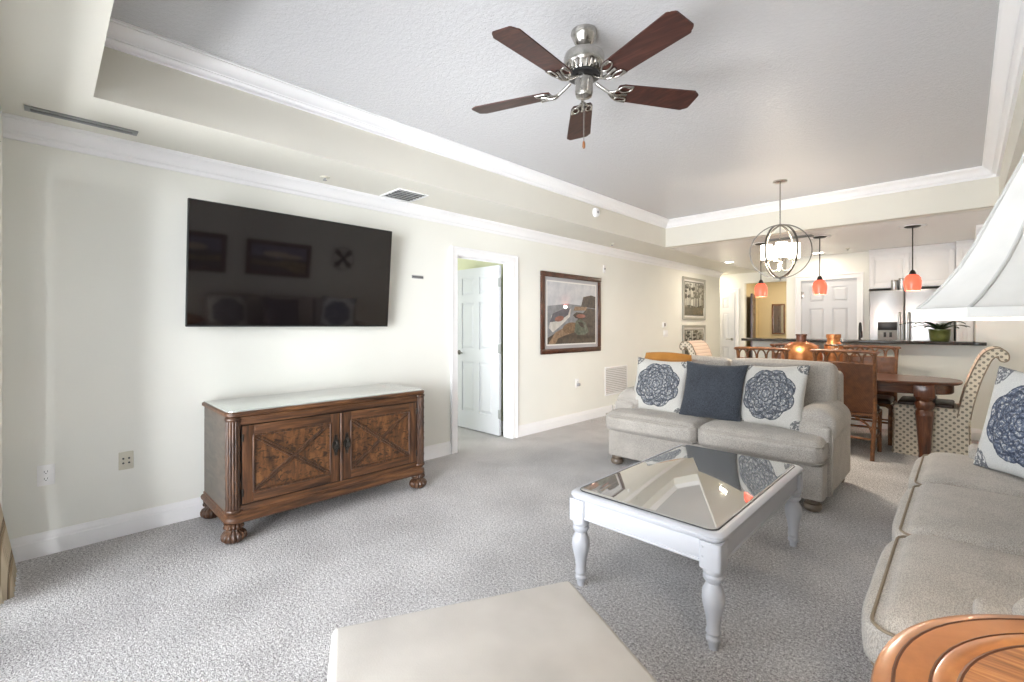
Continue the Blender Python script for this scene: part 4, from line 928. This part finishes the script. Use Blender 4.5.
# far hall mirror
hp = thing('hall_mirror', 'tall narrow framed mirror on the ochre hall wall', 'mirror', (0.56, 12.296, 1.465))
b = mb()
for (x0, x1, z0, z1) in ((-0.14, 0.14, -0.36, -0.33), (-0.14, 0.14, 0.33, 0.36), (-0.14, -0.11, -0.33, 0.33), (0.11, 0.14, -0.33, 0.33)): b.box(x0, x1, -0.03, 0, z0, z1, 0.006)
b.obj('frame', M_['rattan'], hp); mb().box(-0.11, 0.11, -0.012, 0, -0.33, 0.33).obj('mirror_glass', plain('mirror_glass', (0.72, 0.70, 0.64), 0.08, metal=0.9), hp, 0)
# pictures and clock on the right wall, seen mirrored in the television
aDusk = art('art_dusk_sky', sr(150, 150, 176), sr(110, 112, 140), 5); aField = art('art_olive_field', sr(176, 158, 104), sr(120, 108, 72), 10); aHill = art('art_dark_hill', sr(82, 78, 76), sr(56, 54, 54), 10); aCloud = art('art_cream_cloud', sr(226, 212, 186), sr(206, 190, 166), 8)
land = [(full, aDusk), (ell(-0.1, 0.35, 0.5, 0.22), aCloud), (ell(0.45, 0.25, 0.4, 0.16), aCloud), ([(-1,-1), (1,-1), (1,0.0), (0.5,0.1), (0.0,-0.05), (-0.6,0.18), (-1,0.1)], aHill), ([(-1,-1), (1,-1), (1,-0.2), (0.3,-0.05), (-0.3,-0.3), (-1,-0.1)], aField), ([(-1,-1), (0.6,-1), (0.1,-0.6), (-1,-0.5)], aHill)]
picture('framed_landscape', 'dark framed landscape over the near end of the long sofa, mirrored in the television', (XR-0.002, 1.45, 1.57), -PI/2, 1.0, 0.58, 0.06, M_['framebrown'], land, M_['framebrown'], 0.01)
picture('framed_landscape', 'dark framed landscape over the middle of the long sofa, mirrored in the television', (XR-0.002, 2.72, 1.57), -PI/2, 1.0, 0.56, 0.06, M_['framebrown'], [(([(-u, v) for u, v in p][::-1]), m) for p, m in land], M_['framebrown'], 0.01)
ck = thing('wall_medallion', 'round metal wall ornament above the far end of the long sofa, mirrored in the television', 'wall ornament', (XR-0.002, 3.80, 1.69), -PI/2)
b = mb().tube([(0.20*math.cos(a), -0.012, 0.20*math.sin(a)) for a in [2*PI*k/40 for k in range(40)]], 0.012, 8, closed=True); b.obj('rim', M_['shadetrim'], ck)
b = mb()
for k in range(4):
    a = R(45+90*k); b.at(TR((0, 0, 0), ry=a)).prism([(-0.015, 0.03), (0.015, 0.03), (0.05, 0.16), (0.0, 0.235), (-0.05, 0.16)], -0.02, -0.008, 'y')
b.at(Matrix.Identity(4)).prism(ell(0, 0, 0.05, 0.05, 20), -0.024, -0.006, 'y'); b.obj('spoke', M_['iron'], ck)

# ------------------------------------------------------------------ dining set
DT = (2.485, 6.30)
dt = thing('dining_table', 'dark cherry oval dining table behind the loveseat', 'dining table', (DT[0], DT[1], 0))
def oval(hx, hy, p=3.0, n=64):
    L = []
    for k in range(n):
        a = 2*PI*k/n; c, s_ = math.cos(a), math.sin(a); L.append((hx*math.copysign(abs(c)**(2/p), c), hy*math.copysign(abs(s_)**(2/p), s_)))
    return L
loft(mb(), [(oval(1.215, 0.435), 0.728), (oval(1.23, 0.445), 0.738), (oval(1.235, 0.45), 0.750), (oval(1.225, 0.44), 0.760)]).obj('table_top', M_['tablewood'], dt, 40)
loft(mb(), [(oval(1.16, 0.385), 0.635), (oval(1.17, 0.395), 0.645), (oval(1.17, 0.395), 0.728)]).obj('apron', M_['tablewood'], dt, 40)
DLEG = [(0.040, 0), (0.046, 0.02), (0.044, 0.05), (0.052, 0.20), (0.064, 0.36), (0.072, 0.43), (0.068, 0.47), (0.056, 0.485), (0.066, 0.50), (0.074, 0.53), (0.070, 0.56), (0.056, 0.575), (0.070, 0.590), (0.078, 0.605), (0.078, 0.615)]
for sx in (-1, 1):
    for sy in (-1, 1):
        b = mb().lathe(DLEG[:6], 32, (sx*0.965, sy*0.275, 0), ribs=(10, 0.05)).lathe(DLEG[5:], 32, (sx*0.965, sy*0.275, 0), ribs=(12, 0.10))
        b.box(sx*0.965-0.078, sx*0.965+0.078, sy*0.275-0.078, sy*0.275+0.078, 0.612, 0.728, 0.008)
        b.obj('leg', M_['cherryz'], dt, 50)

def make_wicker(label):
    """front towards local +y; back posts at y=-0.24"""
    t = thing('wicker_chair', label, 'chair', (0,0,0), 0, 'wicker chairs round the dining table')
    hw = 0.24
    for sg in (-1, 1):
        mb().tube(bez([(sg*(hw-0.015), -0.275, 0.0), (sg*(hw-0.01), -0.245, 0.22), (sg*hw, -0.225, 0.45), (sg*hw, -0.245, 0.75), (sg*(hw+0.008), -0.285, 1.03)], 6), [0.019]*13+[0.017]*12, 10).obj('back_post', M_['rattan'], t, 60)
        mb().tube(bez([(sg*(hw-0.01), 0.20, 0.0), (sg*(hw-0.01), 0.205, 0.22), (sg*(hw-0.005), 0.20, 0.43)], 6), 0.019, 10).obj('front_leg', M_['rattan'], t, 60)
        b = mb().tube([(sg*(hw-0.008), -0.245, 0.20), (sg*(hw-0.01), 0.20, 0.20)], 0.011, 8)
        b.tube(bez([(sg*(hw-0.008), -0.225, 0.30), (sg*(hw-0.01), -0.12, 0.385), (sg*(hw-0.01), -0.03, 0.41)], 5), 0.010, 8).tube(bez([(sg*(hw-0.008), 0.195, 0.28), (sg*(hw-0.01), 0.12, 0.385), (sg*(hw-0.01), 0.03, 0.41)], 5), 0.010, 8)
        b.obj('side_stretcher', M_['rattan'], t, 60)
    mb().tube([(-hw+0.01, 0.20, 0.24), (hw-0.01, 0.20, 0.24)], 0.011, 8).obj('stretcher', M_['rattan'], t, 60)
    b = mb().tube([(-hw+0.01, -0.25, 0.20), (hw-0.01, -0.25, 0.20)], 0.011, 8)
    for sg in (-1, 1): b.tube(bez([(sg*(hw-0.012), -0.245, 0.22), (sg*0.19, -0.238, 0.33), (sg*0.09, -0.232, 0.40)], 5), 0.010, 8)
    b.obj('stretcher', M_['rattan'], t, 60)
    b = mb()
    for (z, y) in ((0.43, 0),): b.tube([(-hw, -0.225, z), (hw, -0.225, z), (hw, 0.20, z), (-hw, 0.20, z)], 0.017, 8, closed=True)
    b.obj('seat_frame', M_['rattan'], t, 60)
    mb().soft((0, -0.01, 0.462), (hw-0.006, 0.212, 0.035), 0.03, (0, 0, 0.012), n=6).obj('seat_cushion', M_['brownleather'], t, 60)
    b = mb().tube(bez([(-hw-0.035, -0.283, 1.035), (-hw, -0.284, 1.047), (0, -0.292, 1.052), (hw, -0.284, 1.047), (hw+0.035, -0.283, 1.035)], 6), 0.017, 10)
    b.tube(bez([(-hw, -0.268, 0.930), (0, -0.276, 0.934), (hw, -0.268, 0.930)], 6), 0.012, 10)
    tr = b.obj('top_rail', M_['rattan'], t, 60)
    b = mb(); nl = 5; ww = 2*hw/nl
    for k in range(nl):
        cx = -hw+ww*(k+0.5)
        b.tube([(cx+ww*0.45*math.cos(a), -0.272-0.012*math.sin(a), 0.938+0.100*math.sin(a)**0.8) for a in [PI*i/14 for i in range(15)]], 0.0085, 8)
    b.obj('loop', M_['rattan'], tr, 60)
    V = []; F = []; n1 = 10
    b = mb()
    for k in range(n1):
        pass
    pts = [(-0.222, 0.455), (-0.232, 0.62), (-0.246, 0.78), (-0.262, 0.925)]
    for (dy) in (-0.010, 0.010):
        o = len(V)
        for (y, z) in pts: V += [(-hw+0.006, y+dy, z), (0, y+dy-0.012, z), (hw-0.006, y+dy, z)]
    for s_ in (0, 12):
        for i in range(3):
            for j in range(2): q = (s_+i*3+j, s_+i*3+j+1, s_+(i+1)*3+j+1, s_+(i+1)*3+j); F.append(q if s_ else q[::-1])
    b.add(V, F); b.obj('woven_back', M_['weave'], t, 60)
    return t
G = 'wicker chairs round the dining table'
wk = make_wicker('wicker chair with dark seat nearest the loveseat arm, its back turned to the room')
wk.location = (2.87, 5.86, 0)
dup(wk, (2.12, 5.86, 0), 0, 'wicker chair with its back behind the middle of the loveseat', G)
dup(wk, (2.92, 6.66, 0), PI, 'wicker chair across the table, in front of the bar below the refrigerator', G)
dup(wk, (2.12, 6.66, 0), PI, 'wicker chair across the table, mostly hidden behind the round copper jug', G)

def make_parsons(label):
    """front towards local -y, front of the skirt at y=0"""
    t = thing('parsons_chair', label, 'chair', (0,0,0), 0)
    hw = 0.26
    V = []; loftb = mb()
    def ring(hx, y0, y1): return rrect2(hx, y0, y1)
    def rrect2(hx, y0, y1):
        return [(p[0], p[1]+(y0+y1)/2) for p in rrect(hx, (y1-y0)/2, 0.03, 4)]
    loft(loftb, [(rrect2(hw+0.018, -0.012, 0.575), 0.003), (rrect2(hw+0.008, -0.006, 0.57), 0.15), (rrect2(hw, 0, 0.565), 0.36), (rrect2(hw, 0, 0.565), 0.42)])
    loftb.obj('skirt', M_['dotted'], t, 50)
    b = mb()
    for k in range(4):
        x, y = ((-hw-0.012, 0.0), (hw+0.012, 0.0), (-hw-0.012, 0.56), (hw+0.012, 0.56))[k]
        b.tube([(x, y, 0.01), (x*0.97, y+(0.008 if y < 0.1 else -0.006), 0.36)], 0.004, 6)
    b.obj('skirt_pleat', M_['piping'], t)
    mb().soft((0, 0.255, 0.455), (hw, 0.255, 0.045), 0.03, (0, 0, 0.012), n=6).obj('seat', M_['dotted'], t, 60)
    mb().soft((0, 0.24, 0.515), (hw-0.03, 0.21, 0.022), 0.02, (0, 0, 0.010), n=5).obj('seat_pad', M_['brownleather'], t, 60)
    cl = bez([(0.515, 0.40), (0.545, 0.58), (0.590, 0.78), (0.648, 0.955), (0.688, 1.030), (0.738, 1.058), (0.772, 1.040), (0.778, 1.005)], 6)
    th = []
    nC = len(cl)
    L0 = []; R0 = []
    for i, p in enumerate(cl):
        p = Vector((p[0], p[1])); a = Vector(cl[max(i-1, 0)][:2]); c = Vector(cl[min(i+1, nC-1)][:2]); d = (c-a).normalized(); nn = Vector((-d.y, d.x)); h = 0.045-0.012*(i/nC)
        L0.append((p+nn*h)[:]); R0.append((p-nn*h)[:])
    endc = Vector(cl[-1][:2]); d = (Vector(cl[-1][:2])-Vector(cl[-2][:2])).normalized(); nn = Vector((-d.y, d.x)); cap = []
    for k in range(1, 8): a = PI*k/8; cap.append((endc+nn*0.033*math.cos(a)+d*0.033*math.sin(a))[:])
    poly = L0+cap+R0[::-1]
    b = mb(); n = len(poly); V = [(-hw, p[0], p[1]) for p in poly]+[(hw, p[0], p[1]) for p in poly]
    F = [(i, (i+1) % n, n+(i+1) % n, n+i) for i in range(n)]
    m = len(L0)
    for s_ in (0, n):
        for i in range(m-1): F.append((s_+i, s_+i+1, s_+n-2-i, s_+n-1-i))
        F.append(tuple(s_+m-1+k for k in range(len(cap)+2)))
    b.add(V, F); bk = b.obj('backrest', M_['dotted'], t, 40)
    # channel-stitched facing on the front of the back
    Q = [q for q in L0[1:30]]; V = []; F = []
    for k, q in enumerate(Q):
        q2 = L0[k+2]; dd = Vector((q2[0]-q[0], q2[1]-q[1])).normalized(); nn = Vector((-dd.y, dd.x))*(0.004+0.003*abs(math.sin(k*PI/3)))
        V += [(-hw+0.012, q[0]+nn.x, q[1]+nn.y), (hw-0.012, q[0]+nn.x, q[1]+nn.y)]
    for k in range(len(Q)-1): F.append((2*k, 2*k+1, 2*k+3, 2*k+2))
    mb().add(V, F).obj('back_facing', M_['striped'], bk, 60)
    for sg in (-1, 1): mb().tube([(sg*hw, p[0], p[1]) for p in poly[1:-1:1]], 0.005, 6).obj('piping', M_['piping'], bk, 60)
    return t
pc = make_parsons('dotted parsons chair with scrolled back at the right end of the dining table')
pc.location = (3.205, 6.38, 0); pc.rotation_euler = (0, 0, -PI/2)
dup(pc, (1.76, 6.36, 0), PI/2, 'parsons chair at the left end of the dining table, channel-stitched back showing above the loveseat')
# copper vessels on the table
o = thing('copper_jug', 'wide round copper jug with a short dark neck on the dining table', 'jug', (2.365, 6.22, 0.760))
b = mb().lathe([(0.0, 0), (0.15, 0.0), (0.185, 0.03), (0.208, 0.10), (0.210, 0.18), (0.198, 0.245), (0.165, 0.305), (0.115, 0.342), (0.060, 0.356), (0.048, 0.360)], 48)
b.obj('body', M_['copper'], o, 60)
mb().lathe([(0.050, 0.348), (0.056, 0.352), (0.052, 0.37), (0.052, 0.425), (0.058, 0.43), (0.058, 0.445), (0.046, 0.445), (0.046, 0.36)], 32).obj('neck', M_['framebrown'], o, 40)
o = thing('copper_jar', 'tall cylindrical copper jar with rim band beside the round jug', 'jar', (2.655, 6.36, 0.760))
mb().lathe([(0.0, 0), (0.085, 0.0), (0.092, 0.02), (0.092, 0.30), (0.090, 0.32), (0.070, 0.352), (0.064, 0.36), (0.064, 0.40)], 40).obj('body', M_['copper'], o, 40)
mb().lathe([(0.064, 0.398), (0.070, 0.402), (0.072, 0.425), (0.070, 0.445), (0.060, 0.445), (0.060, 0.40)], 32).obj('rim', M_['copper'], o, 40)
b = mb().lathe([(0.0935, 0.315), (0.0965, 0.320), (0.0965, 0.332), (0.090, 0.335)], 32)
b.tube([(0.03+0.034*math.cos(a), -0.098, 0.30+0.022*math.sin(a)) for a in [2*PI*k/16 for k in range(16)]], 0.005, 6, closed=True); b.obj('band', M_['nickel'], o, 40)

# ------------------------------------------------------------------ bar and kitchen
ctp = mb().box(1.40, 3.90, 7.14, 7.815, 1.086, 1.122, 0.006)
bc = mb().box(1.40, 3.815, 7.14, 7.70, 1.086, 1.122, 0.006).box(3.79, 3.90, 7.14, 7.445, 1.086, 1.122, 0.006).obj('bar_counter', M_['granite']); tag(bc, 'long dark granite bar top on the cream half wall', 'counter')
kc = thing('sink_counter', 'lower kitchen counter behind the bar with base cabinet', 'counter', (0, 0, 0))
mb().box(1.6, 3.80, 7.60, 8.02, 0.0, 0.88).obj('body', M_['cabinet'], kc, 0); mb().box(1.58, 3.815, 7.59, 8.06, 0.88, 0.918, 0.004).obj('worktop', M_['granite'], kc)
fc = thing('faucet', 'black gooseneck kitchen faucet in front of the pantry door frame', 'faucet', (2.70, 7.86, 0.918), R(-75))
mb().lathe([(0.032, 0), (0.030, 0.02), (0.020, 0.035), (0.018, 0.09), (0.014, 0.10)], 20).obj('base', M_['blackmetal'], fc, 40)
mb().tube(bez([(0, 0, 0.08), (0, 0, 0.28), (0.005, 0, 0.36), (0.045, 0, 0.42), (0.085, 0, 0.36), (0.088, 0, 0.30)], 8), 0.0135, 10).lathe([(0.016, 0.22), (0.022, 0.24), (0.018, 0.31), (0.013, 0.315)], 16, (0.088, 0, 0)).obj('spout', M_['blackmetal'], fc, 60)
mb().tube([(0.0, -0.015, 0.06), (-0.02, -0.075, 0.085)], 0.007, 8).obj('handle', M_['blackmetal'], fc)
# refrigerator (front at y = 8.6)
fx0, fx1, fy, fh = 2.715, 3.625, 8.6, 1.82
rf = thing('refrigerator', 'stainless side by side refrigerator behind the bar', 'refrigerator', ((fx0+fx1)/2, fy, 0))
w2 = (fx1-fx0)/2; sp = -w2+0.40
mb().box(-w2, w2, 0.06, 0.76, 0.02, fh-0.01, 0.004).box(-w2+0.02, w2-0.02, 0.03, 0.1, 0, 0.07).obj('body', M_['ventgrey'], rf)
dl = mb().box(-w2, sp-0.004, 0, 0.058, 0.08, fh, 0.012, 3).obj('freezer_door', M_['steel'], rf); drr = mb().box(sp+0.004, w2, 0, 0.058, 0.08, fh, 0.012, 3).obj('fridge_door', M_['steel'], rf)
for o, x in ((dl, sp-0.05), (drr, sp+0.05)):
    mb().tube(bez([(x, 0.0, 0.62), (x, -0.055, 0.66), (x, -0.06, 1.0), (x, -0.055, 1.44), (x, 0.0, 1.48)], 6), 0.014, 10).obj('handle', M_['steel'], o, 60)
dsp = mb().box(-w2+0.10, sp-0.075, -0.004, 0.002, 0.98, 1.36, 0.004).obj('dispenser', M_['ventgrey'], dl)
mb().box(-w2+0.105, sp-0.080, -0.007, 0.0, 1.24, 1.355, 0.002).obj('control_panel', M_['blackmetal'], dsp)
mb().box(-w2+0.125, sp-0.10, -0.006, 0.0, 1.0, 1.20, 0.003).obj('recess', M_['greyplastic'], dsp)
b = mb().box(-w2+0.17, -w2+0.20, -0.02, -0.005, 1.14, 1.21, 0.003).box(sp-0.165, sp-0.135, -0.02, -0.005, 1.14, 1.21, 0.003); b.obj('nozzle', M_['blackmetal'], dsp)
for (x0, x1, zb, yf, lb, cat, doors) in ((2.70, 3.64, 1.86, 8.72, 'white two door wall cabinet over the refrigerator', 'cabinet', 2), (3.645, 3.815, 0.0, 8.60, 'tall narrow white cabinet right of the refrigerator', 'cabinet', 1)):
    c = thing('wall_cabinet', lb, cat, (x0, yf, zb))
    mb().box(0, x1-x0, 0.02, 9.39-yf, 0, 2.36-zb).obj('body', M_['cabinet'], c, 0)
    moul = mb(); moulding(moul, (0, 0.02), (x1-x0, 0.02), (0, -1), SOF-zb-0.002, 0.055, 0.085); moul.obj('cornice', M_['cabinet'], c, 25)
    for k in range(doors):
        wd = (x1-x0)/doors; a0, a1 = k*wd+0.008, (k+1)*wd-0.008; z0, z1 = 0.012, 2.345-zb
        b = mb().box(a0, a1, 0.006, 0.018, z0, z1); e = 0.055
        for (q0, q1, r0, r1) in ((a0, a0+e, z0, z1), (a1-e, a1, z0, z1), (a0+e, a1-e, z0, z0+e), (a0+e, a1-e, z1-e, z1)): b.box(q0, q1, -0.002, 0.010, r0, r1, 0.002)
        if a1-a0 > 0.2: b.box(a0+e+0.02, a1-e-0.02, 0.0, 0.010, z0+e+0.02, z1-e-0.02, 0.008)
        d_ = b.obj('door', M_['cabinet'], c)
for (x, h_, lb) in ((3.00, 0.155, 'shorter left steel canister on top of the refrigerator'), (3.085, 0.175, 'taller right steel canister on top of the refrigerator')):
    t = thing('canister', lb, 'canister', (x, 8.665, fh), 0, 'steel canisters')
    mb().lathe([(0.0, 0), (0.036, 0), (0.038, 0.006), (0.038, h_-0.025)], 24).obj('body', M_['steel'], t, 40); mb().lathe([(0.038, h_-0.026), (0.040, h_-0.022), (0.038, h_-0.008), (0.010, h_-0.004), (0, h_)], 24).obj('lid', M_['nickel'], t, 40)
# plant on the bar
pl = thing('potted_orchid', 'strap leaved plant in an olive pot on the bar', 'plant', (3.52, 7.36, 1.122))
mb().lathe([(0.0, 0), (0.075, 0.0), (0.085, 0.01), (0.092, 0.06), (0.097, 0.125), (0.101, 0.128), (0.101, 0.140), (0.093, 0.140), (0.088, 0.118)], 36).obj('pot', M_['pot'], pl, 50)
mb().lathe([(0.0, 0.122), (0.088, 0.120)], 24).obj('soil', M_['soil'], pl)
rnd = random.Random(4)
for k in range(11):
    a = R(33*k+rnd.uniform(-12, 12)); Ln = rnd.uniform(0.24, 0.40); up = rnd.uniform(0.06, 0.15); V = []; F = []; nseg = 10
    for i in range(nseg+1):
        t = i/nseg; r = Ln*t; z = 0.115+up*4*t*(1-t*0.72)*0.62-0.02*t; wd = 0.036*math.sin(PI*min(1, 0.15+t*0.85))**0.7+0.001
        for q in (-1, 0, 1): V.append((r*math.cos(a)-q*wd*math.sin(a), r*math.sin(a)+q*wd*math.cos(a), z+(0.006 if q else 0)))
    for i in range(nseg):
        for q in range(2): F.append((i*3+q, i*3+q+1, (i+1)*3+q+1, (i+1)*3+q))
    lf = mb().add(V, F).obj('leaf', M_['leaf'], pl, 60); sm = lf.modifiers.new('thick', 'SOLIDIFY'); sm.thickness = 0.002

# ------------------------------------------------------------------ curtain at the left edge
V = []; F = []; nz, nx = 22, 60
for i in range(nz+1):
    z = 0.012+2.16*i/nz
    for k in range(nx+1):
        u = k/nx; x = 0.18+0.34*u; fl = max(0.0, (0.42-z)/0.42)
        y = -0.188+0.020*math.sin(u*2*PI*6)+fl*(0.055+0.012*math.sin(u*2*PI*6))
        V.append((x+fl*0.03*u, y, z))
for i in range(nz):
    for k in range(nx): a = i*(nx+1)+k; F.append((a, a+1, a+nx+2, a+nx+1))
cu = mb().add(V, F).obj('curtain', M_['curtain'], None, 60); tag(cu, 'striped tan drape hanging at the near window corner', 'curtain')
sm = cu.modifiers.new('thick', 'SOLIDIFY'); sm.thickness = 0.004
